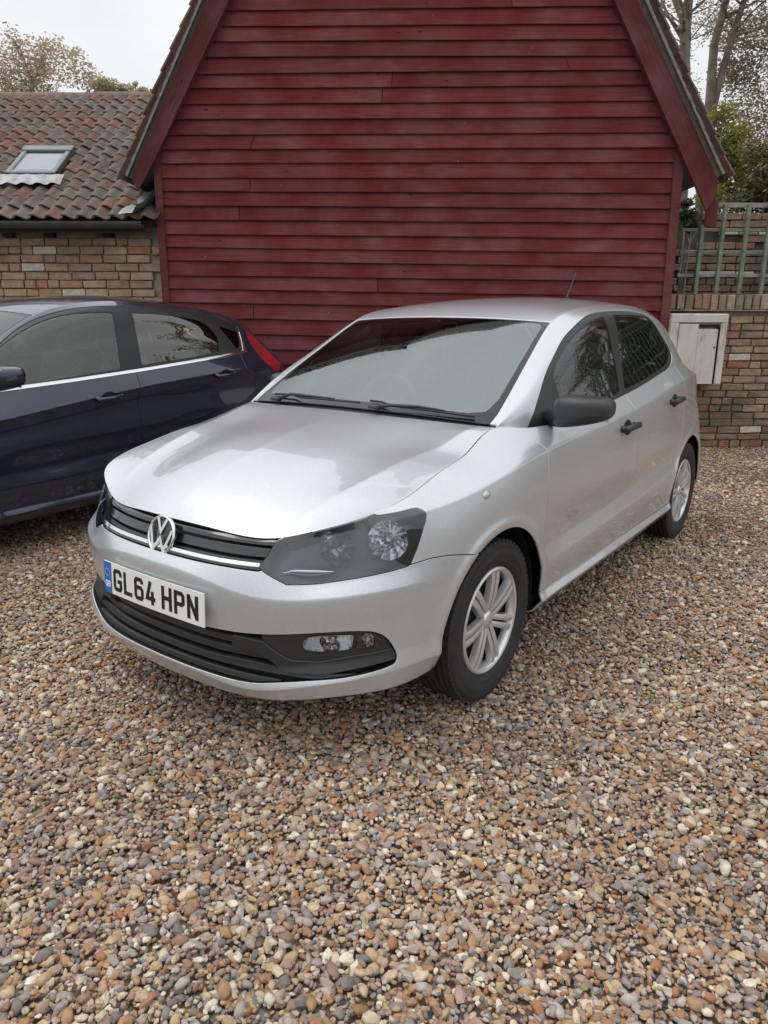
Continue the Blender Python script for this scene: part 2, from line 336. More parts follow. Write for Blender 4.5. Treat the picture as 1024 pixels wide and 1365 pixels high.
def build_barn():
    root = empty('barn', (at(560, 500, YB).x, YB, 0))
    tag(root, 'tall gable end clad in dark red weatherboards with steep tiled roof', 'barn')
    ox = root.location.x
    def L_(p): return Vector((p.x-ox, p.y-YB, p.z))
    # inner gable slope lines measured at the board ends: (pixel y, left x, right x)
    yl = [(0, 306, 819), (114, 255, 867), (217, 206.5, 914)]
    def xl(v): return np.interp(v, [-800, 0, 114, 217, 222, 238, 399, 700], [306+800*.43, 306, 255, 208, 207, 207.5, 219, 240])
    def xr(v): return np.interp(v, [-800, 0, 114, 217, 222, 238, 430, 700], [819-800*.425, 819, 867, 911, 911, 909.5, 890, 862])
    # lower edges of the boards: heights (pixel rows) at the left and right ends
    EL = [218, 237.5, 254.8, 273.8, 293, 312, 329, 346.5, 366.4, 384, 402]
    ER = [216, 237.5, 258, 278.5, 298, 318, 337, 356, 375, 394.8, 414.5]
    up_l = [15.2, 36, 56, 77, 99.5, 118, 139.5, 159, 180, 199.5]; up_r = [8.8, 32, 53, 75, 93.5, 113.5, 135, 156, 177, 196.5]
    zl = [at(xl(v), v, YB).z for v in up_l+EL]; zr = [at(xr(v), v, YB).z for v in up_r+ER]
    while zl[-1] > .12: zl.append(zl[-1]-.146); zr.append(zr[-1]-.148)
    zl, zr = zl[::-1], zr[::-1]
    while zl[-1] < 6.9: zl.append(zl[-1]+.155); zr.append(zr[-1]+.158)
    XL0, XR0 = at(213, 330, YB).x, at(900, 330, YB).x
    # gable slopes as x(z)
    pl = [at(x, v, YB) for x, v in ((306, 0), (208, 217))]; pr = [at(x, v, YB) for x, v in ((819, 0), (912, 217))]
    sl = (pl[0].x-pl[1].x)/(pl[0].z-pl[1].z); sr = (pr[0].x-pr[1].x)/(pr[0].z-pr[1].z)
    fl = lambda z: max(XL0, pl[1].x+sl*(z-pl[1].z)); fr = lambda z: min(XR0, pr[1].x+sr*(z-pr[1].z))
    zpk = pl[1].z+(pr[1].x-pl[1].x+(pl[1].z-pr[1].z)*sr)/(sl-sr)
    ZH = 5.0                                     # unseen half-hipped top, invented to suit the silver car's reflections
    # backing wall (structure of the barn behind the boards)
    bk = MB(); poly = [(XL0+.03-ox, 0), (XR0-.03-ox, 0), (XR0-.03-ox, pr[1].z-.1), (pr[1].x+sr*(ZH-pr[1].z)-ox-.05, ZH), (pl[1].x+sl*(ZH-pl[1].z)-ox+.05, ZH), (XL0+.03-ox, pl[1].z-.1)]
    bk.prism(poly, .03, .12, lambda a, b, h: (a, h, b)); bk.obj('gable_backing', DARKGAP, root)
    for x in (XL0+.06-ox, XR0-.06-ox): MB().box((x, 3.2, 1.15), (.1, 6.2, 2.3)).obj('side_wall', RED, root)
    # weatherboards, each wedge shaped and lapped over the one below
    for i in range(len(zl)-1):
      za, zb = zl[i], zl[i+1]; zc, zd = zr[i], zr[i+1]
      if (za+zc)/2 > ZH-.08: break
      x0a, x0b = fl(za), fl(zb+.02); x1a, x1b = fr(zc), fr(zd+.02)
      if x1b-x0b < .1: break
      j = RNG.uniform(-.003, .003)
      sag = RNG.uniform(-.004, .004)
      cuts = [0.0]+([RNG.uniform(.15, .85)] if RNG.random() < .25 else [])+[1.0]
      for c0, c1 in zip(cuts[:-1], cuts[1:]):
        j = RNG.uniform(-.004, .004); e0, e1 = (.0007 if c0 > 0 else 0), (.0007 if c1 < 1 else 0)
        n = 6; V = []; F = []
        for k in range(n+1):
            f = c0+e0+(c1-e1-c0-e0)*k/n; xa = x0a+(x1a-x0a)*f; xb = x0b+(x1b-x0b)*f
            lo = za+(zc-za)*f+sag*math.sin(math.pi*f)+RNG.uniform(-.0012, .0012); hi = zb+(zd-zb)*f+.022
            c = (x0a+x1a)/2
            V += [(xa, -.031+j, lo), (xb, -.004, hi), (xb, .012, hi), (xa, .006, lo), (xa, -.029+j, lo-.004)]
        for k in range(n):
            for q in range(5): F.append((k*5+q, k*5+(q+1) % 5, k*5+5+(q+1) % 5, k*5+5+q)[::-1])
        F += [tuple(range(5)), tuple(n*5+q for q in range(5))[::-1]]
        ctr = Vector((x0a+(x1a-x0a)*(c0+c1)/2, 0, (za+zc)/2))
        V = [(v[0]-ctr.x, v[1], v[2]-ctr.z) for v in V]
        link('weatherboard', mesh('weatherboard', V, F, RED), root, loc=(ctr.x-ox, 0, ctr.z))
    # corner boards
    for a, bb, w in ((at(206, 225, YB-.03), at(218, 400, YB-.03), .07), (at(909, 225, YB-.03), at(890, 430, YB-.03), .085)):
        m = MB(); z1 = a.z+.12; d = (a.x-bb.x)/(a.z-bb.z); x = lambda z: a.x+d*(z-a.z)-ox+(.03 if w < .08 else -.035)
        V = [(x(0)-w/2, -.052, 0), (x(0)+w/2, -.052, 0), (x(0)+w/2, .04, 0), (x(0)-w/2, .04, 0), (x(z1)-w/2, -.052, z1), (x(z1)+w/2, -.052, z1), (x(z1)+w/2, .04, z1), (x(z1)-w/2, .04, z1)]
        m.add(V, [(0, 3, 2, 1), (4, 5, 6, 7), (0, 1, 5, 4), (1, 2, 6, 5), (2, 3, 7, 6), (3, 0, 4, 7)]); m.obj('corner_board', REDTRIM, root)
    # barge boards on the overhanging verge
    YV = YB-.13
    lo_o, lo_i = at(175, 238, YV), at(203, 219, YV); up_o, up_i = at(276, 0, YV), at(305, 0, YV)
    ro_o, ro_i = at(938, 200, YV), at(914, 217, YV); ru_o, ru_i = at(850, 0, YV), at(819.5, 0, YV)
    def ext(a, b, t): return a+(b-a)*t
    # apex where the outer edges meet
    dl = (up_o.x-lo_o.x)/(up_o.z-lo_o.z); dr = (ru_o.x-ro_o.x)/(ru_o.z-ro_o.z)
    zap = (ro_o.x-lo_o.x+dl*lo_o.z-dr*ro_o.z)/(dl-dr); xap = lo_o.x+dl*(zap-lo_o.z)
    dli = (up_i.x-lo_i.x)/(up_i.z-lo_i.z); dri = (ru_i.x-ro_i.x)/(ru_i.z-ro_i.z)
    zai = (ro_i.x-lo_i.x+dli*lo_i.z-dri*ro_i.z)/(dli-dri); xai = lo_i.x+dli*(zai-lo_i.z)
    P = lambda p: (p.x-ox, p.z)
    XO = lambda z, s: (lo_o.x+dl*(z-lo_o.z) if s < 0 else ro_o.x+dr*(z-ro_o.z))-ox; XI = lambda z, s: (lo_i.x+dli*(z-lo_i.z) if s < 0 else ro_i.x+dri*(z-ro_i.z))-ox
    lf = [P(at(183, 254, YV)), P(at(203, 219, YV)), (XI(ZH, -1), ZH), (XO(ZH, -1), ZH), P(lo_o)]
    rt = [P(at(942, 281, YV)), P(at(956, 257, YV)), P(at(957.5, 240, YV)), P(at(948, 222, YV)), P(ro_o), (XO(ZH, 1), ZH), (XI(ZH, 1), ZH), P(ro_i)]
    for pts in (lf, rt):
        (ax, az), (bx, bz) = (pts[1], pts[2]) if pts is lf else (pts[-1], pts[-2])
        th = math.atan2(bz-az, bx-ax); ct, st = math.cos(th), math.sin(th)
        m = MB(); m.prism([((a-ax)*ct+(b-az)*st, -(a-ax)*st+(b-az)*ct) for a, b in pts], YV-YB, YV-YB+.035, lambda a, b, h: (a, h, b))
        m.obj('barge_board', REDTRIM, root, loc=(ax, 0, az), rot=(0, -th, 0))
    # soffit strip between barge board and boards
    for s, inn in ((-1, [P(lo_i), (XI(ZH, -1), ZH)]), (1, [P(ro_i), (XI(ZH, 1), ZH)])):
        m = MB(); (x0, z0), (x1, z1) = inn; V = []
        for y in (YV-YB+.036, -.03): V += [(x0-s*.0, y, z0+.02), (x1, y, z1+.02), (x1, y, z1+.06), (x0, y, z0+.06)]
        m.add(V, [(0, 1, 5, 4), (1, 2, 6, 5), (2, 3, 7, 6), (3, 0, 4, 7)]); m.obj('soffit', REDTRIM, root)
    br = MB(); a = at(949.5, 284, YV+.04); br.box((a.x-ox, YV-YB+.058, a.z), (.105, .04, .24)); br.obj('eaves_bracket', REDTRIM, root)
    # roof slopes: deck plus courses of plain tiles at the verge
    for s, (x0, z0), (x1, z1) in ((-1, P(lo_o), (xap-ox, zap)), (1, P(at(958, 236, YV)), (xap-ox, zap))):
        L0 = math.hypot(x1-x0, z1-z0); t = Vector(((x1-x0)/L0, 0, (z1-z0)/L0)); n = Vector((-t.z, 0, t.x))*(1 if s < 0 else -1)
        if n.z < 0: n = -n
        dk = MB(); Lh = L0*(ZH-z0)/(z1-z0); out = [(0, YV-YB+.04), (Lh, YV-YB+.04), (L0, 1.1), (L0, 5.5), (0, 5.5)]
        V = [Vector((x0, y, z0))+t*q+n*h for h in (0, .05) for q, y in out]
        F = [(0, 1, 2, 3, 4), (9, 8, 7, 6, 5)]+[(i, i+5, (i+1) % 5+5, (i+1) % 5) for i in range(5)]
        dk.add(V, F); ro = dk.obj('roof', ROOFTILE, root)
        tb = MB().box((0, 0, 0), (.20, .165, .016), None, .003); tm = mesh('roof_tile', tb.V, tb.F, ROOFTILE)
        k = 0; q = -.04
        ang = math.atan2(t.z, t.x)
        while q < Lh:
            for c in range(3 if s > 0 else 4):
                flare = max(0, .35-q)*.35 if s > 0 else max(0, .25-q)*.2
                p = Vector((x0, YV-YB-.055+.083+c*.168+(.08 if k % 2 else 0)-.08, z0))+t*(q+.09)+n*(.066+RNG.uniform(-.004, .006))
                r = Euler((RNG.uniform(-.02, .02), -ang+(.085 if True else 0)*(1 if s < 0 else 1)*(-1 if s > 0 else 1)+RNG.uniform(-.02, .02), 0))
                link('roof_tile', tm, ro, loc=p, rot=r)
            q += .098; k += 1
        ms = MB()
        V0 = Vector((x0, YV-YB-.012, z0)); V1 = V0+t*Lh
        ms.tube([V0+n*.050, V1+n*.050], .016, 6); ms.obj('verge_mortar', mat('verge_mortar', (.45, .42, .39), .95, var=.3, vscale=20, bump=.6, bscale=40), ro)
    hp = MB(); a, b, c = Vector((XO(ZH, -1), YV-YB-.05, ZH)), Vector((XO(ZH, 1), YV-YB-.05, ZH)), Vector((xap-ox, 1.15, zap+.05))  # made-up slope over the cut gable, out of view
    d = Vector((0, -.05, .05)); hp.add([a, b, c, a+d, b+d, c+d], [(0, 2, 1), (3, 4, 5), (0, 1, 4, 3), (1, 2, 5, 4), (2, 0, 3, 5)]); hp.obj('added_hip', ROOFTILE, root)
    return root
barn = build_barn()

# ---------------------------------------------------------------- brickwork
BR_COLS = [(0.370, 0.239, 0.156), (0.414, 0.275, 0.178), (0.385, 0.290, 0.206), (0.444, 0.326, 0.227), (0.348, 0.239, 0.171), (0.429, 0.210, 0.128), (0.385, 0.261, 0.185), (0.458, 0.348, 0.242), (0.333, 0.225, 0.163), (0.407, 0.297, 0.206), (0.355, 0.261, 0.192)]
BR_DARK = [(0.252, 0.150, 0.102), (0.292, 0.182, 0.121), (0.252, 0.182, 0.134), (0.312, 0.221, 0.153), (0.239, 0.163, 0.121), (0.298, 0.143, 0.096), (0.265, 0.189, 0.140), (0.332, 0.247, 0.166), (0.219, 0.163, 0.127), (0.278, 0.195, 0.147)]
MORTAR = mat('lime_mortar', (.36, .295, .23), .95, var=.35, vscale=9, bump=.6, bscale=50)
MORTAR_D = mat('old_mortar', (.25, .20, .155), .95, var=.4, vscale=7, bump=.6, bscale=50)
BRICK = vcol_rand_mat('stock_brick', BR_COLS, .92, .6, 45, .25, 16, stain=((.12, .095, .075), 2.2, .52, .70, .6))
BRICK_D = vcol_rand_mat('garden_brick', BR_DARK, .92, .7, 45, .3, 16, stain=((.085, .075, .055), 1.8, .48, .66, .7))
WHITEB = mat('limewashed_brick', (.50, .445, .375), .9, var=.2, vscale=25, bump=.5, bscale=60)
def brick_mesh(d, m, seed=0):
    b = MB().box((0, 0, 0), d, None, .006); r = np.random.default_rng(seed)
    V = [Vector(v)+Vector(r.uniform(-.004, .004, 3)) for v in b.V]
    return mesh('brick', V, b.F, m)
def lay_bricks(parent, x0, x1, z0, z1, y, m, course=.0735, bl=.226, depth=.04, white=(), limit=300, skip=None):
    """stretchers and headers laid in courses, each brick its own piece"""
    var = [brick_mesh((bl-.011, depth, course-.011), m, s) for s in range(4)]; hd = [brick_mesh((bl/2-.011, depth, course-.011), m, s+9) for s in range(3)]
    wm = brick_mesh((bl-.011, depth, course-.011), WHITEB, 5)
    n = 0; i = 0; z = z0+course/2; left = list(white)
    while z < z1-course*.3:
        x = x0-(bl*.5 if i % 2 else 0)-RNG.uniform(0, .06)
        while x < x1:
            head = RNG.random() < .16; w = bl/2 if head else bl
            cx = x+w/2
            if cx-w/2 > x0-.005 and cx+w/2 < x1+.005 and n < limit and not (skip and skip(cx, z)):
                me = (hd if head else var)[RNG.integers(3)]
                hit = [w_ for w_ in left if abs(cx-w_[0]) < bl*.55 and abs(z-w_[1]) < course*.6]
                if hit and not head: me = wm; left.remove(hit[0])
                link('brick', me, parent, loc=(cx, y+RNG.uniform(-.005, .004), z+RNG.uniform(-.003, .003)), rot=(RNG.uniform(-.02, .02), RNG.uniform(-.012, .012), RNG.uniform(-.02, .02))); n += 1
            x += w
        z += course; i += 1
    return n

# left: low brick range with a pantiled roof
YL = 7.66
def build_range():
    xe = at(214, 350, YL).x; root = empty('brick_building', (xe-2.5, YL, 0)); ox = root.location.x
    tag(root, 'low brick building with pantile roof and skylight, joined to the barn', 'building')
    zt = at(100, 300, YL).z
    wl = MB().box((-.5, .17, zt/2-.02), (6.0, .3, zt)).obj('wall', MORTAR, root)
    xl = at(-12, 350, YL).x
    wh = [(at(u, v, YL).x-ox, at(u, v, YL).z) for u, v in ((37, 358), (40, 380), (115, 390), (66, 336))]
    lay_bricks(wl, xl-ox-.35, xe-ox+.10, at(100, 418, YL).z, zt-.06, 0.0, BRICK, .0805, .235, .04, wh)
    # corbel blocks under the eaves, gutter and fascia
    for u in (14, 68, 146): a = at(u, 312, YL); MB().box((a.x-ox, -.03, a.z), (.09, .10, .07), None, .006).obj('rafter_end', mat('dark_timber', (.03, .026, .024), .8), root)
    YE = YL-.28
    gz = at(100, 300, YE).z; g = MB(); n = 10; V = []; F = []
    for x in (-3.6, xe-ox-.06):
        for k in range(n+1):
            a = math.pi*k/n; V.append((x, YE-YL-.055*math.cos(a), gz+.03-.062*math.sin(a)))
        for k in range(n, -1, -1):
            a = math.pi*k/n; V.append((x, YE-YL-.049*math.cos(a), gz+.03-.055*math.sin(a)))
    m = 2*(n+1)
    for k in range(m): F.append((k, (k+1) % m, m+(k+1) % m, m+k))
    g.add(V, F); g.obj('gutter', mat('grey_gutter', (.055, .058, .062), .5, var=.3, vscale=6), root)
    MB().box(((-3.6+xe-ox-.06)/2, YE-YL+.085, gz-.01), (3.6+xe-ox-.06, .03, .10)).obj('fascia', mat('fascia_black', (.028, .028, .03), .7), root)
    # pantiles
    th = math.radians(32); e0 = Vector((0, YE-YL-.02, gz+.055)); up = Vector((0, math.cos(th), math.sin(th))); nn = Vector((0, -math.sin(th), math.cos(th)))
    Ls = 3.42; tw, gauge, ncr = .150, .2052, 16
    rf = MB(); V = []
    for x in (-6.5, xe-ox+.03):
        for q in (.02, Ls):
            for h in (-.06, -.03): V.append(Vector((x, 0, 0))+e0+up*q+nn*h)
    rf.add(V, [(0, 2, 3, 1), (4, 5, 7, 6), (0, 1, 5, 4), (2, 6, 7, 3), (1, 3, 7, 5), (0, 4, 6, 2)]); ro = rf.obj('roof', DARKGAP, root)
    PAN = vcol_rand_mat('pantile_clay', [(0.142, 0.082, 0.067), (0.155, 0.086, 0.069), (0.120, 0.084, 0.073), (0.133, 0.096, 0.084), (0.159, 0.086, 0.067), (0.112, 0.086, 0.076), (0.133, 0.081, 0.065), (0.142, 0.105, 0.091), (0.185, 0.090, 0.064), (0.125, 0.093, 0.082)], .92, .6, 60, .34, 22, stain=((.15, .135, .112), 2.0, .42, .64, .75))
    # S-profile tile
    prof = []
    for k in range(13):
        f = k/12; x = (f-.5)*(tw+.028)
        prof.append((x, .023*math.cos(2*math.pi*(f-.20))*.85))
    V = []; F = []
    for q, hh in ((0, .016), (.0, -.0), (gauge+.06, -.004)):
        for x, h in prof: V.append((x, q if True else 0, h+hh))
    k = 13
    V2 = []
    for x, h in prof: V2.append((x, .0, h+.010))
    for x, h in prof: V2.append((x, gauge+.055, h-.008))
    for x, h in prof: V2.append((x, .0, h-.004))
    F = [(i, i+1, k+i+1, k+i) for i in range(12)]+[(2*k+i, 2*k+i+1, i+1, i) for i in range(12)]
    pm = mesh('pantile', V2, F, PAN, True); pm.set_sharp_from_angle(angle=math.radians(50))
    rot = Matrix((Vector((1, 0, 0)), up, nn)).transposed().to_euler()
    vx0, vx1 = at(-16, 130, 10.3).x-ox, xe-ox+.02
    # skylight rectangle on the roof plane
    def onroof(u, v):
        o = Vector((0, 0, CAM_H)); d = at(u, v, 1.0)-o; o2 = o-Vector((ox, YL, 0))
        t = nn.dot(e0+nn*.02-o2)/nn.dot(d); p = o2+d*t; return p.x, (p-e0).dot(up)
    sk = [onroof(*p) for p in ((38, 204), (102, 204), (75, 239), (9, 238))]
    sx0 = min(sk[0][0], sk[3][0]); sx1 = max(sk[1][0], sk[2][0]); sx0 = (sk[0][0]+sk[3][0])/2; sx1 = (sk[1][0]+sk[2][0])/2; sq1 = (sk[0][1]+sk[1][1])/2; sq0 = (sk[2][1]+sk[3][1])/2
    for r in range(ncr):
        x = vx0-(RNG.uniform(0, .03))
        x += tw*int(max(0, at(-16, 300-170*r/ncr, 7.4+2.9*r/ncr).x-ox-x)/tw)
        while x < vx1:
            q = r*gauge+.0
            if not (sx0-.02 < x < sx1+.02 and sq0-.14 < q+.10 < sq1):
                p = e0+Vector((x, 0, 0))+up*q+nn*(.012+RNG.uniform(-.004, .005))
                link('pantile', pm, ro, loc=p, rot=(rot[0]+RNG.uniform(-.012, .012), RNG.uniform(-.02, .02), RNG.uniform(-.02, .02)))
            x += tw
    # ridge tiles
    rp = e0+up*(ncr*gauge+.06); rt = MB(); V = []; F = []
    for x in (-.20, .20):
        for k in range(9): a = math.pi*k/8; V.append((x, -.13*math.cos(a), .10*math.sin(a)))
    for k in range(8): F.append((k, k+9, k+10, k+1))
    F += [tuple(range(9)), tuple(range(9, 18))[::-1]]
    rm = mesh('ridge_tile', V, F, vcol_rand_mat('ridge_clay', [(.19, .13, .115), (.22, .145, .12), (.17, .13, .12)], .9, .6, 40, .3, 10), False)
    x = vx0
    while x < vx1+.2: link('ridge_tile', rm, ro, loc=(x, rp.y+.07, rp.z-.055+RNG.uniform(-.006, .006))); x += .405
    bs = MB(); e1 = e0+up*(ncr*gauge+.10); bs.add([(-6.5, e1.y, e1.z-.06), (xe-ox, e1.y, e1.z-.06), (xe-ox, e1.y+2.8, e1.z-1.8), (-6.5, e1.y+2.8, e1.z-1.8)], [(0, 1, 2, 3)]); bs.obj('rear_slope', PAN, root)
    # skylight
    sl = bpy.data.objects.new('skylight', None); COL.objects.link(sl); sl.parent = root; sl.empty_display_size = .1
    sl.matrix_local = Matrix.Translation(e0+Vector(((sx0+sx1)/2, 0, 0))+up*((sq0+sq1)/2)+nn*.05) @ Matrix((Vector((1, 0, 0)), up, nn)).transposed().to_4x4()
    W, H = sx1-sx0, sq1-sq0; FR = mat('skylight_frame', (.17, .18, .185), .4, .5, var=.1); fw = .055
    for nm, c, d in (('frame_side', (-W/2+fw/2, 0, .005), (fw, H, .07)), ('frame_side', (W/2-fw/2, 0, .005), (fw, H, .07)), ('frame_head', (0, H/2-.06, .012), (W+.02, .12, .08)), ('frame_foot', (0, -H/2+.035, .004), (W, .07, .065))):
        MB().box(c, d, None, .008).obj(nm, FR, sl)
    MB().add([(-W/2+fw, -.03-(H-.16)/2, .028), (W/2-fw, -.03-(H-.16)/2, .028), (W/2-fw, -.03+(H-.16)/2, .028), (-W/2+fw, -.03+(H-.16)/2, .028)], [(0, 1, 2, 3)]).obj('pane', glass_mat('skylight_glass', (.8, .84, .86), 1.0, ior=2.0), sl)
    MB().box((0, -.03, .010), (W-2*fw, H-.16, .01)).obj('white_backing', mat('skylight_sky_white', (.80, .82, .84), .7), sl)  # white sheet under the glass, its colour stands in for reflected sky
    ld = MB(); nx = 24; V = []; F = []
    for j in range(3):
        for i in range(nx+1):
            xx = -W/2-.05+(W+.14)*i/nx; V.append((xx, -H/2-.01-.085*j, .022+.020*math.cos(2*math.pi*xx/tw+1)*(.15+.22*j)-.010*j))
    for j in range(2):
        for i in range(nx): F.append((j*(nx+1)+i, (j+1)*(nx+1)+i, (j+1)*(nx+1)+i+1, j*(nx+1)+i+1))
    LEAD = mat('lead_sheet', (.33, .335, .34), .55, .3, var=.25, vscale=10, bump=.2, bscale=20)
    ld.add(V, F); ld.obj('lead_apron', LEAD, sl, True)
    # lead at the abutment with the barn
    a = Vector((xe-ox-.11, 0, 0)); v = MB(); V = []; F = []
    for j in range(7):
        q = -.02+.075*j
        for i in range(4): V.append(Vector((a.x-.16+.07*i+.026*j, 0, 0))+e0+up*q+nn*(.050+.018*math.sin(1.3*j+i)+(.10 if i == 3 else 0)))
    for j in range(6):
        for i in range(3): F.append((j*4+i, j*4+i+1, j*4+5+i, j*4+4+i))
    v.add(V, F); v.obj('lead_flashing', LEAD, root, True)
    return root
build_range()

# right: garden wall with soldier coping
YR = 7.62
def build_wall():
    x0 = at(880, 500, YR).x; x1 = 9.5; root = empty('garden_wall', ((x0+x1)/2, YR, 0)); ox = root.location.x
    tag(root, 'old mossy red and buff brick garden wall beside the barn', 'wall', kind='thing')
    zc = at(960, 413, YR).z; zt = at(960, 392, YR).z
    core = MB().box((0, .14, zc/2-.01), (x1-x0, .24, zc)).obj('mortar_core', MORTAR_D, root)
    wh = [(at(u, v, YR).x-ox, at(u, v, YR).z) for u, v in ((993, 471), (997, 572))]
    lay_bricks(core, x0-ox, at(1060, 500, YR).x-ox, .0, zc-.01, 0.0, BRICK_D, .0745, .232, .04, wh, 300)
    # beyond the frame one joined course pattern
    far = MB(); z = .037; i = 0
    while z < zc-.03:
        x = at(1060, 500, YR).x-ox+.12+(.116 if i % 2 else 0)
        while x < x1-ox-.1: far.box((x, RNG.uniform(-.005, .004), z), (.221, .04, .063), None, .005); x += .232
        z += .0745; i += 1
    tag(far.obj('brick_courses', mat('garden_brick_far', (.26, .175, .125), .92, var=.5, vscale=6, bump=.5, bscale=40), core), kind='stuff')
    cop = vcol_rand_mat('coping_brick', [(.33, .24, .155), (.28, .175, .11), (.36, .29, .21), (.24, .19, .13), (.31, .22, .17), (.22, .20, .13)], .92, .6, 45, .3, 18, stain=((.12, .125, .07), 3.5, .5, .64, .7))
    cm = [brick_mesh((.072, .26, zt-zc-.006), cop, 20+s) for s in range(4)]
    x = x0-ox+.04
    while x < x1-ox-.05 and x < x0-ox+3.6: link('coping_brick', cm[RNG.integers(4)], root, loc=(x, .10+RNG.uniform(-.008, .008), (zc+zt)/2+RNG.uniform(-.004, .004)), rot=(0, RNG.uniform(-.03, .03), RNG.uniform(-.03, .03))); x += .084
    if x < x1-ox: MB().box(((x+x1-ox)/2, .10, (zc+zt)/2), (x1-ox-x, .26, zt-zc)).obj('coping', MORTAR_D, root)
    # drip course
    MB().box((0, .10, zc-.004), (x1-x0, .31, .012)).obj('tile_creasing', MORTAR_D, root)
    return zt
ZT = build_wall()

def build_trellis():
    y = YR+.12; GR = mat('green_stained_timber', (.18, .215, .165), .8, var=.35, vscale=14, bump=.4, bscale=70); GW = mat('weathered_timber', (.27, .27, .245), .85, var=.3, vscale=14, bump=.4, bscale=70)
    x0 = at(906, 350, y).x; x1 = 9.0; root = empty('trellis_fence', ((x0+x1)/2, y, ZT)); ox = root.location.x
    tag(root, 'green weathered open timber trellis on top of the brick wall', 'fence')
    zm = at(930, 303, y).z-ZT; zh = at(1000, 272, y).z-ZT; zb = .0
    xs = [at(u, 350, y).x for u in (931, 958.5, 989.5, 1019)]; st = xs[3]-xs[2]
    while xs[-1]+st < x1: xs.append(xs[-1]+st)
    xsplit = at(957, 290, y).x
    for x in xs:
        h = zh if x > xsplit else zm+.02
        MB().box((x-ox, 0, h/2), (.038, .040, h), None, .004).obj('upright', GR, root)
    for v, xa in ((273, xsplit), (306, x0), (336, x0), (367, x0)):
        z = at(960, v, y).z-ZT
        MB().box(((xa+x1)/2-ox, .034, z), (x1-xa, .022, .032 if v != 273 else .045), None, .003).obj('rail', GW if v in (273, 367) else GR, root)
    return root
build_trellis()

def build_rear_wall():
    y = 9.3; x0 = at(880, 350, y).x; x1 = 11; root = empty('rear_brick_wall', ((x0+x1)/2, y, 0)); ox = root.location.x
    tag(root, 'rough crumbling brick wall seen through the green trellis', 'wall', kind='thing')
    zt = at(980, 284, y).z
    core = MB().box((0, .16, zt/2), (x1-x0, .24, zt)).obj('mortar_core', mat('dark_old_mortar', (.075, .065, .052), .95, var=.5, vscale=6, bump=.7, bscale=30), root)
    skip = lambda x, z: mnoise.noise(Vector((x*1.9, z*3.2, 3.3))) > .28
    lay_bricks(core, x0-ox, at(1050, 350, y).x-ox, at(980, 408, y).z, zt, 0.02, BRICK_D, .082, .235, .05, [(at(u, v, y).x-ox, at(u, v, y).z) for u, v in ((945, 364), (968, 366), (1002, 365), (1015, 306), (975, 306))], 300, skip)
    return root
build_rear_wall()

def build_cabinet():
    y = YR-.20; root = empty('meter_cabinet', (at(932, 500, y).x, y, at(932, 512, y).z)); o = root.location
    tag(root, 'peeling white wooden meter cabinet fixed to the brick wall', 'cabinet')
    m, N, L, b = _new('peeling_white_paint'); b.inputs['Roughness'].default_value = .7
    tc = N.new('ShaderNodeTexCoord'); ns = N.new('ShaderNodeTexNoise'); ns.inputs['Scale'].default_value = 5; ns.inputs['Detail'].default_value = 9; ns.inputs['Roughness'].default_value = .62
    mp = N.new('ShaderNodeMapping'); mp.inputs['Scale'].default_value = (1.6, 1, .6); L.new(tc.outputs['Object'], mp.inputs[0]); L.new(mp.outputs[0], ns.inputs['Vector'])
    cr = N.new('ShaderNodeValToRGB'); e = cr.color_ramp.elements; e[0].position = .33; e[0].color = (.33, .285, .235, 1); e[1].position = .46; e[1].color = (.56, .53, .48, 1); q = e.new(.75); q.color = (.68, .665, .62, 1)
    L.new(ns.outputs['Fac'], cr.inputs[0]); L.new(cr.outputs[0], b.inputs['Base Color'])
    bp = N.new('ShaderNodeBump'); bp.inputs['Strength'].default_value = .4; bp.inputs['Distance'].default_value = .01; L.new(ns.outputs['Fac'], bp.inputs['Height']); L.new(bp.outputs[0], b.inputs['Normal'])
    P = lambda u, v: at(u, v, y)-o
    H = P(932, 418).z; xl = P(895, 418).x; xr = P(968, 440).x; W = xr-xl; c = (xl+xr)/2
    MB().box((c, .10, H/2), (W, .17, H), None, .004).obj('box', m, root)
    fw = .065
    for nm, cc, d in (('frame_post', (xl+.04, 0, H/2), (.08, .05, H-.004)), ('frame_post', (xr-fw/2, 0, H/2), (fw, .05, H-.004)), ('frame_head', (c, -.004, H-.045), (W-.005, .05, .08))):
        MB().box(cc, d, None, .005).obj(nm, m, root)
    dx0, dx1 = xl+.085, xr-fw-.018
    d = MB(); d.box(((dx0+dx1)/2-.10, -.012, (H-.10)/2), ((dx1-dx0)-.20, .03, H-.10), None, .004); d.obj('fixed_panel', m, root)
    d = MB(); d.box((dx1-.10, -.004, (H-.145)/2), (.195, .03, H-.15), None, .004); do = d.obj('door', m, root)
    k = MB(); k.lathe([(.0, -.030), (.008, -.028), (.009, -.018)], 12, 'y', (dx1-.022, 0, H*.53)); k.obj('knob', M_DARKMETAL, do)
    MB().box((dx1-.10, -.002, H-.118), (.20, .02, .030)).obj('dark_slot', DARKGAP, root)
    MB().box((xr-fw-.009, .0, (H-.1)/2), (.016, .03, H-.12)).obj('dark_gap', DARKGAP, root)
    return root
M_DARKMETAL = mat('dark_metal', (.03, .03, .032), .5, .6)
build_cabinet()
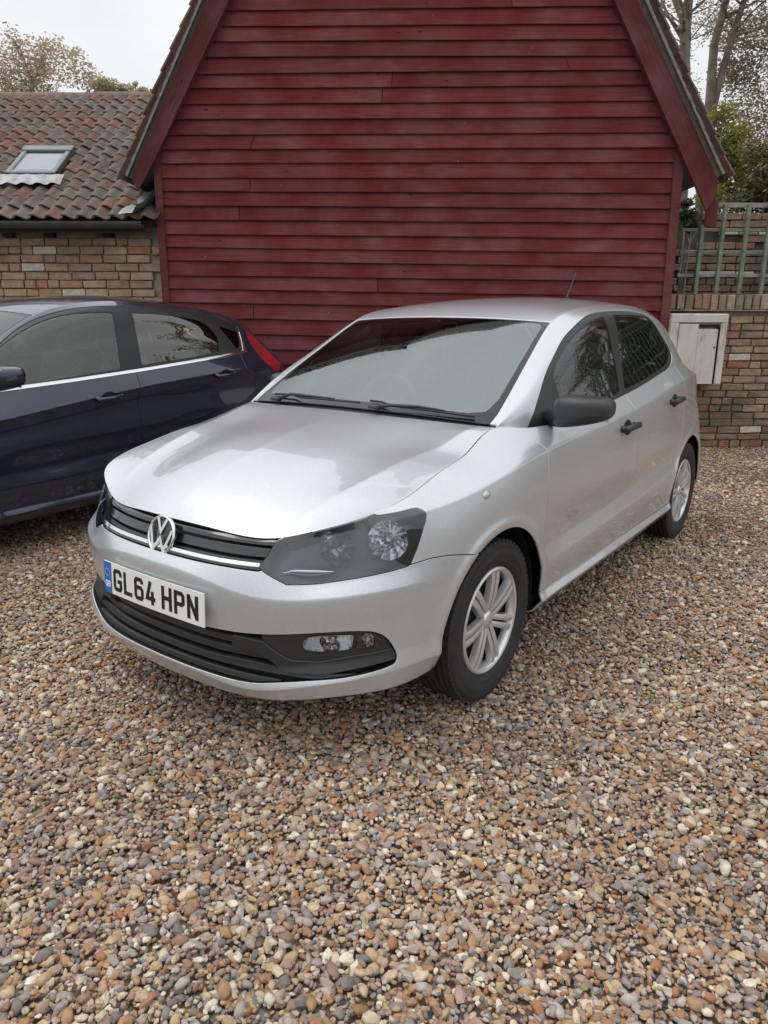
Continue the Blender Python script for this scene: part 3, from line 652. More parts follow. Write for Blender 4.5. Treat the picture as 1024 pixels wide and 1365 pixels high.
# ---------------------------------------------------------------- car surface mathematics
def nspline(t, P, tq):
    """natural cubic spline through P (n,k) at knots t, evaluated at tq"""
    t = np.asarray(t, float); P = np.asarray(P, float); n = len(t)
    h = np.diff(t); A = np.zeros((n, n)); B = np.zeros_like(P)
    A[0, 0] = A[-1, -1] = 1
    for i in range(1, n-1):
        A[i, i-1] = h[i-1]; A[i, i] = 2*(h[i-1]+h[i]); A[i, i+1] = h[i]
        B[i] = 6*((P[i+1]-P[i])/h[i]-(P[i]-P[i-1])/h[i-1])
    Mm = np.linalg.solve(A, B)
    k = np.clip(np.searchsorted(t, tq, side='right')-1, 0, n-2)
    a = ((t[k+1]-tq)/h[k])[:, None]; b = 1-a; hh = (h[k]**2/6)[:, None]
    return a*P[k]+b*P[k+1]+((a**3-a)*Mm[k]+(b**3-b)*Mm[k+1])*hh

def rows_hermite(C, nsub, crease):
    """C (R,n,3) -> (sum(nsub)+1, n, 3); per-row crease weights"""
    R = len(C); h = np.maximum(np.linalg.norm(np.diff(C, axis=0), axis=2, keepdims=True), 1e-6)
    s = np.diff(C, axis=0)/h
    m = np.empty_like(C); m[0] = s[0]; m[-1] = s[-1]
    m[1:-1] = (s[:-1]*h[1:]+s[1:]*h[:-1])/(h[1:]+h[:-1])
    out = []
    for i in range(R-1):
        k0 = crease[i] if i else 1; k1 = crease[i+1] if i < R-2 else 1
        T0 = m[i]*(1-k0)+s[i]*k0; T1 = m[i+1]*(1-k1)+s[i]*k1
        xs = [q/nsub[i] for q in range(nsub[i])]; dl = .0035/float(h[i].mean())       # extra rows hug a crease so that it stays crisp
        if k0 > .3 and dl < .4/nsub[i]: xs.insert(1, dl)
        if k1 > .3 and dl < .4/nsub[i]: xs.append(1-dl)
        for x in xs:
            out.append((2*x**3-3*x**2+1)*C[i]+(x**3-2*x**2+x)*h[i]*T0+(-2*x**3+3*x**2)*C[i+1]+(x**3-x**2)*h[i]*T1)
    out.append(C[-1])
    return np.array(out)

def grid_tris(nr, nc, flip=False):
    i, j = np.meshgrid(np.arange(nr-1), np.arange(nc-1), indexing='ij')
    a = (i*nc+j).ravel(); b = a+1; c = a+nc; d = c+1
    T = np.concatenate([np.stack([a, b, d], 1), np.stack([a, d, c], 1)])
    return T[:, ::-1] if flip else T

def vnormals(V, T, wid=None):
    n = np.cross(V[T[:, 1]]-V[T[:, 0]], V[T[:, 2]]-V[T[:, 0]])
    N = np.zeros_like(V)
    for k in range(3): np.add.at(N, T[:, k], n)
    if wid is not None:
        G = np.zeros((wid.max()+1, 3)); np.add.at(G, wid, N); N = G[wid]
    return N/np.maximum(np.linalg.norm(N, axis=1, keepdims=True), 1e-12)

class Sheet:
    """triangle sheet with normals and two extra coordinates (u along the ring, w)"""
    def __init__(s, V, T, N=None, U=None):
        s.V = V; s.T = T; s.N = vnormals(V, T) if N is None else N
        s.U = np.zeros((len(V), 2)) if U is None else U
    def split(s, phi):
        """cut every triangle along phi == 0; returns (sheet, inside-mask of triangles)"""
        phi = np.where(np.abs(phi) < 1e-6, 1e-6, phi)
        V, T, N, U = s.V, s.T, s.N, s.U
        sg = phi[T] > 0; cnt = sg.sum(1)
        whole = (cnt == 0) | (cnt == 3)
        cutT = T[~whole]; cs = sg[~whole]
        if len(cutT) == 0: return s, cnt == 0
        # rotate so that vertex 0 is the lone one
        one = cs.sum(1) == 1
        lone = np.where(one, cs.argmax(1), (~cs).argmax(1))
        r = np.arange(len(cutT))
        A = cutT[r, lone]; B = cutT[r, (lone+1) % 3]; Cc = cutT[r, (lone+2) % 3]
        E = np.concatenate([np.stack([A, B], 1), np.stack([A, Cc], 1)]); Es = np.sort(E, axis=1)
        uq, inv = np.unique(Es, axis=0, return_inverse=True); inv = inv.ravel()
        f = phi[uq[:, 0]]/(phi[uq[:, 0]]-phi[uq[:, 1]]); f = f[:, None]
        mix = lambda X: X[uq[:, 0]]*(1-f)+X[uq[:, 1]]*f
        Nn = mix(N); Nn /= np.maximum(np.linalg.norm(Nn, axis=1, keepdims=True), 1e-12)
        base = len(V); AB = inv[:len(A)]+base; AC = inv[len(A):]+base
        T2 = np.concatenate([T[whole], np.stack([A, AB, AC], 1), np.stack([AB, B, Cc], 1), np.stack([AB, Cc, AC], 1)])
        ins_l = ~cs[r, lone]
        inside = np.concatenate([cnt[whole] == 0, ins_l, ~ins_l, ~ins_l])
        return Sheet(np.vstack([V, mix(V)]), T2, np.vstack([N, Nn]), np.vstack([U, mix(U)])), inside
    def take(s, mask):
        T = s.T[mask]
        if len(T) == 0: return Sheet(np.zeros((0, 3)), np.zeros((0, 3), int), np.zeros((0, 3)), np.zeros((0, 2)))
        q, inv = np.unique(T, return_inverse=True)
        return Sheet(s.V[q], inv.reshape(-1, 3), s.N[q], s.U[q])
    def cut(s, phi_fn):
        m, ins = s.split(phi_fn(s)); return m.take(ins), m.take(~ins)
    def mirror(s):
        k = np.array([1, -1, 1.]); return Sheet(s.V*k, s.T[:, ::-1], s.N*k, s.U)
    def offset(s, d): return Sheet(s.V+s.N*d, s.T, s.N, s.U)
    def join(s, o):
        n = len(s.V); return Sheet(np.vstack([s.V, o.V]), np.vstack([s.T, o.T+n]), np.vstack([s.N, o.N]), np.vstack([s.U, o.U]))
    def boundary(s):
        E = np.concatenate([s.T[:, [0, 1]], s.T[:, [1, 2]], s.T[:, [2, 0]]])
        key = np.sort(E, axis=1); uq, inv, ct = np.unique(key, axis=0, return_inverse=True, return_counts=True)
        return E[ct[inv.ravel()] == 1]

def sdf_poly(p, poly):
    """signed distance (inside < 0) of points p (n,2) to a closed polygon"""
    poly = np.asarray(poly, float); a = poly; b = np.roll(poly, -1, axis=0)
    d = np.full(len(p), 1e9); inside = np.zeros(len(p), bool)
    for (ax, ay), (bx, by) in zip(a, b):
        ex, ey = bx-ax, by-ay; L = ex*ex+ey*ey+1e-18
        t = np.clip(((p[:, 0]-ax)*ex+(p[:, 1]-ay)*ey)/L, 0, 1)
        d = np.minimum(d, np.hypot(p[:, 0]-ax-t*ex, p[:, 1]-ay-t*ey))
        c = (ay > p[:, 1]) != (by > p[:, 1])
        with np.errstate(divide='ignore', invalid='ignore'):
            inside ^= c & (p[:, 0] < ex*(p[:, 1]-ay)/(by-ay if by != ay else 1e-18)+ax)
    return np.where(inside, -d, d)

def smooth_poly(pts, n=6, keep=()):
    """closed Catmull-Rom through pts; indices in keep stay sharp corners"""
    P = np.asarray(pts, float); m = len(P); out = []
    for i in range(m):
        p0, p1, p2, p3 = P[i-1], P[i], P[(i+1) % m], P[(i+2) % m]
        h = np.linalg.norm(p2-p1)
        def tang(a, b, c, k):
            if k: return None
            v = (c-a)/(np.linalg.norm(b-a)+np.linalg.norm(c-b)); return v
        t1 = tang(p0, p1, p2, i in keep); t2 = tang(p1, p2, p3, (i+1) % m in keep)
        s = (p2-p1)/h
        t1 = s if t1 is None else t1; t2 = s if t2 is None else t2
        for q in range(n):
            x = q/n
            out.append((2*x**3-3*x**2+1)*p1+(x**3-2*x**2+x)*h*t1+(-2*x**3+3*x**2)*p2+(x**3-x**2)*h*t2)
    return np.array(out)

def car_shell(D, step=0.012):
    """D: dict of control data -> left-half sheets: side (ring), bonnet, top (screen+roof), glass (side greenhouse)"""
    C = np.array(D['rows'], float)                              # (R, n, 3)
    R, n, _ = C.shape
    t = np.concatenate([[0], np.cumsum(np.linalg.norm(np.diff(C[D['uref']], axis=0), axis=1))])
    m = int(t[-1]/step)+1
    # fine columns: the knots themselves are kept so that patch edges meet exactly
    tq = np.unique(np.concatenate([np.linspace(0, t[-1], m), t]).round(6))
    tq = tq[np.concatenate([[True], np.diff(tq) > step*0.2])]
    for k in t: tq[np.argmin(abs(tq-k))] = k
    F = np.array([nspline(t, C[i], tq) for i in range(R)])
    sub = [max(2, int(np.ceil(np.linalg.norm(C[i+1]-C[i], axis=1).max()/step))) for i in range(R-1)]
    S = rows_hermite(F, sub, D['crease'])
    if D.get('post'): S = D['post'](S)
    nr, nc, _ = S.shape
    uu = np.broadcast_to(tq, (nr, nc))
    V = S.reshape(-1, 3); side = Sheet(V, grid_tris(nr, nc), None, np.stack([uu.ravel(), V[:, 2]], 1))
    top = S[-1]
    iA = int(np.argmin(abs(tq-t[D['cA']]))); iE = int(np.argmin(abs(tq-t[D['cE']])))
    # side greenhouse: L (belt) - G0 - G1 - U
    tg = t[D['cA']:D['cE']+1]; tf = tq[iA:iE+1]
    Lf = top[iA:iE+1]
    Uf = nspline(tg, D['U'], tf); Gf = nspline(tg, D['G'], tf)
    Uf[0] = Gf[0] = Lf[0]; Uf[-1] = Gf[-1] = Lf[-1]
    b = np.linalg.norm(Gf-Lf, axis=1, keepdims=True)
    G0 = 0.5*(Lf+Gf)+np.array([0, 1., 0.25])*D['glass_bulge']*np.minimum(1, b/0.35)
    gs = rows_hermite(np.array([Lf, G0, Gf, Uf]), [14, 14, 10], [1, 0, 0.1, 1])
    V = gs.reshape(-1, 3); glass = Sheet(V, grid_tris(gs.shape[0], gs.shape[1]), None,
                                         np.stack([V[:, 0], V[:, 2]], 1))
    # screen + roof + rear screen
    Cn = nspline(tg, np.array(D['Ctr'], float), tf)
    ny = 44; w = np.linspace(0, 1, ny)[:, None, None]
    ex = np.array(D['top_exp'])
    pw = w**ex
    ts = Cn[None]+(Uf-Cn)[None]*pw
    V = ts.reshape(-1, 3); roof = Sheet(V, grid_tris(ny, ts.shape[1], True), None,
                                        np.stack([np.broadcast_to(tf, (ny, len(tf))).ravel(), V[:, 1]], 1))
    # bonnet: Coons patch
    iK = int(np.argmin(abs(tq-t[D['cK']])))
    front = top[:iK+1]; edge = top[iK:iA+1]
    nv = len(edge); nu = len(front)
    ctr = nspline(D['bon_t'], np.array(D['bon'], float), np.linspace(0, 1, nv))
    ctr[0] = front[0]
    q = np.linspace(0, 1, nu)[:, None]
    rear = ctr[-1]+(edge[-1]-ctr[-1])*np.concatenate([q**2.0, q, q**1.6], 1)
    u = np.linspace(0, 1, nu)[:, None, None]; v = np.linspace(0, 1, nv)[None, :, None]
    bn = (1-u)*ctr[None]+u*edge[None]+(1-v)*front[:, None]+v*rear[:, None] \
        - ((1-u)*(1-v)*ctr[0]+u*(1-v)*front[-1]+(1-u)*v*ctr[-1]+u*v*edge[-1])
    bn = D['bon_post'](bn, u, v)
    V = bn.reshape(-1, 3); bonnet = Sheet(V, grid_tris(nu, nv, True), None,
                                          np.stack([V[:, 0], V[:, 1]], 1))
    # shared normals where sheets meet with a small angle
    sheets = dict(side=side, bonnet=bonnet, roof=roof, glass=glass)
    allV = np.vstack([s.V for s in sheets.values()]); key = np.round(allV, 4)
    _, wid = np.unique(key, axis=0, return_inverse=True); wid = wid.ravel()
    allN = np.vstack([s.N for s in sheets.values()])
    G = np.zeros((wid.max()+1, 3)); np.add.at(G, wid, allN)
    G /= np.maximum(np.linalg.norm(G, axis=1, keepdims=True), 1e-9)
    dots = (G[wid]*allN).sum(1); minD = np.ones(len(G)); np.minimum.at(minD, wid, dots)
    ok = minD[wid] > 0.90
    allN = np.where(ok[:, None], G[wid], allN)
    # centre line: no sideways normal
    cen = np.abs(allV[:, 1]) < 1e-5; allN[cen, 1] = 0; allN /= np.maximum(np.linalg.norm(allN, axis=1, keepdims=True), 1e-9)
    o = 0
    for s in sheets.values(): s.N = allN[o:o+len(s.V)]; o += len(s.V)
    sheets['rim'] = top[:iA+1]; sheets['tq'] = tq; sheets['tk'] = t
    return sheets
def hatch_data():
    #          0     1     2     3     4     5     6     7     8      9    10    11   12   13    14    15   16    17     18    19     20    21
    X0 = [2.075, 2.067, 2.025, 1.96, 1.885, 1.775, 1.60, 1.42, 1.235, 1.0, .85, .60, .35, .05, -.40, -.80, -1.1, -1.35, -1.59, -1.765, -1.85, -1.88]
    Y0 = [0, .20, .40, .55, .66, .745, .800, .825, .836, .838, .838, .838, .839, .840, .840, .838, .832, .825, .805, .70, .45, 0]
    n = len(X0)
    def row(dx, dxr, y, z):
        """dx nose offset (fades at col 7), dxr rear offset, y side half-width offsets, z"""
        P = []
        for i in range(n):
            f = 1.0 if i <= 4 else max(0, (7-i)/3)
            g = 1.0 if i >= 19 else (0.4 if i == 18 else 0)
            P.append([X0[i]+dx*f+dxr*g, Y0[i]+(y[i] if i not in (0, n-1) else 0), z[i]])
        return P
    def const(front, side, rear=None):
        rear = side if rear is None else rear
        return [0, front*.2, front*.5, front*.8]+[front]*2+[side*.6+front*.4]+[side]*12+[rear]*2+[0]
    rows = []
    # r0 tucked-under edge
    z = [.185]*4+[.19, .20, .21, .20, .20]+[.195]*9+[.20, .22, .24, .25]
    rows.append(row(-.14, .10, const(-.09, -.10), z))
    # r1 lower lip
    z = [.197, .198, .205, .228, .245, .248, .248, .24, .22]+[.215]*8+[.22, .25, .27, .28, .28]
    q = row(-.028, .03, const(-.012, -.042), z); q[2][0] += .012; q[3][0] += .028; q[4][0] += .03; q[5][0] += .015; rows.append(q)
    # r2 lip top / sill shoulder
    z = [.262, .258, .250, .282, .305, .316, .316, .30, .28, .268, .268, .268, .268, .270, .272, .275, .28, .29, .31, .33, .34, .34]
    q = row(.004, .0, const(.0, -.003), z); q[2][0] += .008; q[3][0] += .016; q[4][0] += .018; q[5][0] += .01; rows.append(q)
    # r3 door foot
    z = [.33, .328, .322, .342, .36, .372, .37, .345, .325, .300, .300, .300, .300, .302, .305, .31, .32, .34, .37, .40, .42, .42]
    y = const(-.006, -.018); y[6] = y[7] = -.004; y[8] = -.006; y[9] = -.010; y[17] = y[18] = -.004
    rows.append(row(-.006, .0, y, z))
    # r4 lower grille top / lower door crease
    z = [.412, .410, .414, .430, .446, .455, .455, .445, .435, .425, .425, .430, .437, .448, .47, .49, .50, .50, .50, .50, .50, .50]
    y = const(-.004, -.006); y[6] = y[7] = y[8] = 0; y[9] = -.004; y[16] = y[17] = 0; y[18] = -.012
    rows.append(row(-.002, -.0, y, z))
    # r5 bumper crease / hollow above the door crease
    z = [.600, .592, .556, .560, .575, .582, .575, .555, .53, .50, .495, .497, .503, .515, .54, .56, .57, .575, .58, .58, .58, .58]
    y = const(.0, -.022); y[5] = 0; y[6] = y[7] = 0; y[8] = -.001; y[9] = -.003; y[10] = -.012; y[15] = -.018; y[16] = -.006; y[17] = -.004; y[18] = -.018
    rows.append(row(.004, .005, y, z))
    # r6 grille bottom
    z = [.634, .631, .622, .600, .612, .628, .635, .645, .65, .655, .655, .655, .66, .665, .675, .685, .69, .69, .69, .69, .70, .70]
    y = const(-.010, -.004); y[6] = -.004; y[7] = y[8] = -.003; y[9] = -.006; y[16] = -.008; y[17] = -.018; y[18] = -.030; y[19] = -.03
    rows.append(row(-.024, .02, y, z))
    # r7 grille middle
    z = [.672, .670, .666, .668, .686, .705, .715, .725, .74, .755, .758, .76, .765, .775, .79, .81, .815, .815, .81, .80, .80, .80]
    y = const(-.016, -.006); y[6] = -.014; y[7] = -.010; y[8] = -.006; y[15] = -.012; y[16] = -.020; y[17] = -.036; y[18] = -.055; y[19] = -.05
    rows.append(row(-.052, .03, y, z))
    # r8 shoulder
    z = [.712, .710, .708, .730, .757, .782, .795, .812, .838, .868, .880, .892, .901, .917, .951, .988, 1.005, 1.005, .995, .97, .955, .95]
    y = const(-.024, -.022); y[5] = -.024; y[6] = -.032; y[7] = -.028; y[8] = -.024; y[15] = -.028; y[16] = -.038; y[17] = -.062; y[18] = -.088; y[19] = -.08
    rows.append(row(-.074, .03, y, z))
    # r9 top: grille top, bonnet shut line, screen corner, belt
    P = [(1.985, 0, .722), (1.978, .2, .720), (1.938, .395, .716), (1.880, .535, .752), (1.81, .63, .786), (1.70, .682, .813), (1.555, .692, .844),
         (1.40, .684, .877), (1.235, .673, .904), (1.0, .656, .962), (.885, .705, .952), (.62, .748, .949), (.35, .757, .957), (.05, .761, .980),
         (-.40, .759, 1.022), (-.80, .745, 1.066), (-1.1, .725, 1.085), (-1.35, .69, 1.078), (-1.55, .635, 1.05), (-1.71, .56, 1.01), (-1.80, .43, .99), (-1.825, 0, .985)]
    rows.append([list(p) for p in P])
    #            9 A0               10                  11                 12                 13
    U = [P[9], (.80, .628, 1.078), (.55, .590, 1.215), (.31, .558, 1.337), (.06, .550, 1.392),
         (-.40, .548, 1.416), (-.80, .542, 1.407), (-1.1, .530, 1.378), (-1.36, .508, 1.325), (-1.54, .480, 1.222), (-1.68, .460, 1.10), P[20]]
    G = [P[9], (.83, .676, 1.050), (.58, .655, 1.170), (.33, .640, 1.284), (.06, .632, 1.358),
         (-.40, .626, 1.385), (-.80, .614, 1.367), (-1.1, .596, 1.328), (-1.34, .568, 1.265), (-1.52, .530, 1.165), (-1.67, .485, 1.075), P[20]]
    Ctr = [(1.085, 0, .992), (.88, 0, 1.094), (.62, 0, 1.228), (.345, 0, 1.358), (.06, 0, 1.424),
           (-.40, 0, 1.456), (-.80, 0, 1.452), (-1.1, 0, 1.430), (-1.38, 0, 1.385), (-1.60, 0, 1.245), (-1.735, 0, 1.11), (-1.80, 0, 1.0)]
    def post(S):
        for cx in (1.235, -1.235):
            r = np.hypot(S[..., 0]-cx, S[..., 2]-.302)
            k = np.exp(-((r-.372)/.020)**2)*np.clip((S[..., 2]-.24)/.08, 0, 1)*np.clip((S[..., 1]-.70)/.06, 0, 1)
            S[..., 1] += .007*k
        return S
    def bon_post(b, u, v):
        ww = np.sin(np.pi*np.clip(u, 0, 1))*np.sin(np.pi*np.clip(v, 0, 1)**.8)
        b = b.copy(); b[..., 2:3] += .010*ww
        # pair of creases running from the screen corners towards the lamps
        uc = .60+.34*v
        d = u-uc
        hgt = .0125*np.clip(v/.22, 0, 1)**.8*np.clip((1-v)/.10, 0, 1)
        b[..., 2:3] += hgt*np.where(d > 0, np.clip(1-d/np.maximum(1-uc, .05), 0, 1)**1.15, np.clip(1+d/.30, 0, 1)**1.6)
        return b
    return dict(rows=rows, uref=6, crease=[0, .85, .85, .9, .4, .55, .3, 0, .85, 1], cA=9, cE=20, cK=4, U=U, G=G, Ctr=Ctr,
                top_exp=(2.0, 1.0, 2.2), glass_bulge=.012, post=post,
                bon_t=[0, .12, .35, .65, 1], bon=[(1.985, 0, .722), (1.90, 0, .792), (1.68, 0, .875), (1.40, 0, .938), (1.10, 0, .982)],
                bon_post=bon_post)
def saloon_blue_data():
    """second hatchback: higher rising belt, longer screen, scalloped doors"""
    D = hatch_data(); R = [[list(p) for p in r] for r in D['rows']]
    xs = [p[0] for p in R[5]]
    def setz(r, keys):
        kx, kz = zip(*sorted(keys))
        for i in range(8, 19): R[r][i][2] = float(np.interp(R[r][i][0], kx, kz))
    # belt and shoulder heights measured along the car
    P = [(2.0, 0, .745), (1.985, .2, .744), (1.93, .40, .742), (1.86, .545, .765), (1.77, .64, .80), (1.67, .69, .83), (1.55, .70, .855),
         (1.42, .70, .88), (1.27, .69, .912), (1.08, .668, .955), (.93, .715, .948), (.62, .765, .955), (.35, .775, .974), (.05, .780, .993),
         (-.40, .778, 1.022), (-.80, .766, 1.049), (-1.1, .748, 1.070), (-1.35, .715, 1.080), (-1.55, .668, 1.07), (-1.70, .60, 1.03), (-1.80, .43, .99), (-1.84, 0, .98)]
    R[9] = [list(p) for p in P]
    setz(8, [(1.4, .83), (.8, .80), (.35, .850), (-.12, .905), (-.69, .945), (-1.07, .965), (-1.6, .97)])
    setz(7, [(1.4, .74), (.8, .72), (.35, .775), (-.12, .835), (-.69, .88), (-1.07, .90), (-1.6, .89)])
    for i in range(9, 18):
        R[8][i][1] = .836; R[7][i][1] = .820; R[6][i][1] = .828
    for i, yy in ((17, .80), (18, .755)): R[8][i][1] = yy; R[7][i][1] = yy+.01; R[6][i][1] = yy+.02
    D['rows'] = R
    D['U'] = [P[9], (.87, .640, 1.078), (.62, .605, 1.222), (.36, .570, 1.352), (.06, .555, 1.422),
              (-.40, .550, 1.437), (-.80, .542, 1.408), (-1.1, .528, 1.368), (-1.36, .508, 1.310), (-1.52, .485, 1.232), (-1.66, .462, 1.11), P[20]]
    D['G'] = [P[9], (.90, .690, 1.050), (.65, .668, 1.178), (.38, .648, 1.300), (.06, .636, 1.385),
              (-.40, .630, 1.402), (-.80, .620, 1.370), (-1.1, .603, 1.322), (-1.34, .580, 1.262), (-1.50, .552, 1.180), (-1.64, .51, 1.085), P[20]]
    D['Ctr'] = [(1.19, 0, .985), (.97, 0, 1.085), (.70, 0, 1.235), (.40, 0, 1.385), (.06, 0, 1.458),
                (-.40, 0, 1.480), (-.80, 0, 1.456), (-1.1, 0, 1.424), (-1.40, 0, 1.372), (-1.58, 0, 1.26), (-1.71, 0, 1.12), (-1.80, 0, 1.0)]
    D['bon'] = [(2.0, 0, .745), (1.92, 0, .80), (1.72, 0, .875), (1.46, 0, .935), (1.20, 0, .978)]
    return D
# ---------------------------------------------------------------- car assembly
def weld(S):
    key = np.round(S.V, 5); q, first, inv = np.unique(key, axis=0, return_index=True, return_inverse=True); inv = inv.ravel()
    T = inv[S.T]; ok = (T[:, 0] != T[:, 1]) & (T[:, 1] != T[:, 2]) & (T[:, 0] != T[:, 2])
    return Sheet(S.V[first], T[ok], S.N[first], S.U[first])

def sheet_part(name, S, m, parent, flange=.009, both=False):
    """panel: the sheet plus an edge turned inwards all round"""
    if len(S.T) == 0: return None
    if both: S = weld(S.join(S.mirror()))
    V, T, N = S.V, S.T, S.N
    if flange:
        E = S.boundary(); n = len(V)
        q, inv = np.unique(E, return_inverse=True); inv = inv.reshape(-1, 2); k = len(q)
        a, b = V[E[:, 0]], V[E[:, 1]]
        out = np.cross(b-a, (N[E[:, 0]]+N[E[:, 1]])/2); out /= np.maximum(np.linalg.norm(out, axis=1, keepdims=True), 1e-9)
        on = np.zeros((k, 3)); np.add.at(on, inv[:, 0], out); np.add.at(on, inv[:, 1], out)
        on /= np.maximum(np.linalg.norm(on, axis=1, keepdims=True), 1e-9)
        # rounded lip: edge ring with blended normal, then the turned-in ring
        V = np.vstack([V, V[q]+on*.0010-N[q]*.0012, V[q]-N[q]*flange])
        bl = on+N[q]; bl /= np.maximum(np.linalg.norm(bl, axis=1, keepdims=True), 1e-9)
        N = np.vstack([N, bl, on])
        i0, i1 = E[:, 0], E[:, 1]; r0, r1 = n+inv[:, 0], n+inv[:, 1]; s0, s1 = r0+k, r1+k
        T = np.vstack([T, np.stack([i1, i0, r0], 1), np.stack([i1, r0, r1], 1), np.stack([r1, r0, s0], 1), np.stack([r1, s0, s1], 1)])
    return link(name, mesh(name, V, T, m, True, N), parent)

def tub_part(name, S, m, parent, d0, d1, both=False):
    """recess: walls from the outline down to a floor that follows the surface"""
    if both: S = weld(S.join(S.mirror()))
    fl = S.offset(-d1); E = S.boundary(); n = len(S.V)
    q, inv = np.unique(E, return_inverse=True); inv = inv.reshape(-1, 2)
    V = np.vstack([fl.V, S.V[q]-S.N[q]*d0, S.V[q]-S.N[q]*d1]); k = len(q)
    a, b = inv[:, 0]+n, inv[:, 1]+n
    W = np.vstack([np.stack([a, b, b+k], 1), np.stack([a, b+k, a+k], 1)])
    return link(name, mesh(name, V, np.vstack([fl.T, W[:, ::-1]]), m, False), parent)

def poly_cut(S, poly, gap=0.0, xy=None):
    """inside sheet, outside sheet (kept 'gap' clear)"""
    f = (lambda s: s.U) if xy is None else xy
    ins, out = S.cut(lambda s: sdf_poly(f(s), poly))
    if gap and len(out.T): out, _ = out.cut(lambda s: gap-sdf_poly(f(s), poly))
    return ins, out

def line_cut(S, pts, gap=.006):
    """split at u = line(z): (front piece, rear piece)"""
    zz = [p[1] for p in pts]; uu = [p[0] for p in pts]; o = np.argsort(zz); zz = np.array(zz)[o]; uu = np.array(uu)[o]
    f = lambda s: s.U[:, 0]-np.interp(s.U[:, 1], zz, uu)
    a, _ = S.cut(lambda s: f(s)+gap/2); b, _ = S.cut(lambda s: -f(s)+gap/2)
    return a, b

def sheet_point(S, u, z):
    i = np.argmin((S.U[:, 0]-u)**2+(S.U[:, 1]-z)**2); return Vector(S.V[i]), Vector(S.N[i])

def bar_on(mb, p, n, along, size, lift):
    """rounded bar centred at p, its thickness along the normal n"""
    n = n.normalized(); t = (along-n*along.dot(n)).normalized(); b = n.cross(t)
    M = Matrix((t, b, n)).transposed()
    mb.box(p+n*lift, size, M, b=min(size)*.35)

def make_tyre_trim():
    t = MB()
    prof = [(.196, -.055), (.202, -.072), (.225, -.084), (.262, -.086), (.288, -.077), (.298, -.066), (.301, -.052)]
    for g in (-.040, -.014, .014, .040): prof += [(.3015, g-.0045), (.294, g-.0042), (.294, g+.0042), (.3015, g+.0045)]
    prof += [(.301, .052), (.298, .066), (.288, .077), (.278, .0825), (.2765, .0815), (.262, .086), (.245, .0868), (.243, .0855), (.225, .084), (.212, .0785), (.204, .072), (.196, .055)]
    t.lathe(prof[::-1], 72); tyre = mesh('tyre', t.V, t.F, M_TYRE, True)
    # raised shoulder blocks
    k = MB()
    for i in range(60):
        a = 2*math.pi*i/60
        for sy in (-1, 1):
            R = Matrix.Rotation(-a, 3, 'Y')
            k.box(R @ Vector((.2935, sy*.067, 0)), (.013, .014, .022), R)
    blocks = mesh('tread_pattern', k.V, k.F, M_TYRE)
    w = MB()
    w.lathe([(.0, .066), (.022, .066), (.030, .062), (.036, .052), (.036, .03)], 40)
    w.lathe([(.176, .040), (.179, .066), (.184, .074), (.192, .077), (.199, .073), (.203, .062), (.204, .042)][::-1], 84)
    for i in range(7):
        a0 = 2*math.pi*(i+.25)/7
        for sd in (-1, 1):
            R = Matrix.Rotation(-a0, 3, 'Y'); pr = []
            for r, h in ((.020, .056), (.06, .066), (.10, .071), (.145, .074), (.186, .071)):
                pr.append((r, sd*(.0130+.030*max(0, r-.03)), h))
            V = []; F = []
            for r, off, h in pr:
                hw = .0098+.0048*(r/.18)
                for dz, dy in ((-hw, -.024), (-hw*.88, -.0015), (-hw*.3, .001), (hw*.3, .001), (hw*.88, -.0015), (hw, -.024)):
                    V.append(R @ Vector((r, h+dy, off+dz)))
            for j in range(len(pr)-1):
                for q in range(5): F.append((j*6+q, j*6+q+1, (j+1)*6+q+1, (j+1)*6+q))
            w.add(V, F)
    trim = mesh('wheel_trim', w.V, w.F, M_TRIM, True)
    trim.set_sharp_from_angle(angle=math.radians(35))
    d = MB(); d.lathe([(.0, .036), (.12, .034), (.197, .028), (.199, -.05), (.0, -.05)], 48); disc = mesh('wheel_disc', d.V, d.F, M_BLACK, True)
    disc.set_sharp_from_angle(angle=math.radians(40))
    c = MB(); c.lathe([(.0, .0655), (.024, .065), (.026, .062)], 32); cap = mesh('hub_cap', c.V, c.F, M_CHROME, True)
    return dict(tyre=tyre, tread_pattern=blocks, wheel_trim=trim, wheel_disc=disc, hub_cap=cap)

def add_wheel(parent, parts, x, y, left, R=.302, spin=0.0):
    w = bpy.data.objects.new('wheel', None); COL.objects.link(w); w.parent = parent; w.empty_display_size = .1
    w.location = (x, y, R); w.rotation_euler = (Matrix.Rotation(0 if left else math.pi, 3, 'Z') @ Matrix.Rotation(spin, 3, 'Y')).to_euler()
    for k, me in parts.items():
        o = link(k, me, w)
        if k == 'tread_pattern': o['kind'] = 'stuff'
    return w

def well_liner(parent, x, r, m):
    """dark plastic tunnel above a wheel"""
    for s in (1, -1):
        V = []; F = []; n = 26
        for k in range(n+1):
            a = math.radians(-14+208*k/n)
            for y in (.48, .60, .78):
                V.append((x+r*math.cos(a), s*y, .302+r*math.sin(a)))
        for k in range(n):
            for j in range(2):
                a = k*3+j; F.append((a, a+1, a+4, a+3) if s > 0 else (a+3, a+4, a+1, a))
        # inner wall
        c = len(V); V.append((x, s*.48, .302))
        for k in range(n): F.append((k*3, k*3+3, c))
        link('wheel_arch_liner', mesh('wheel_arch_liner', V, F, m, False), parent)

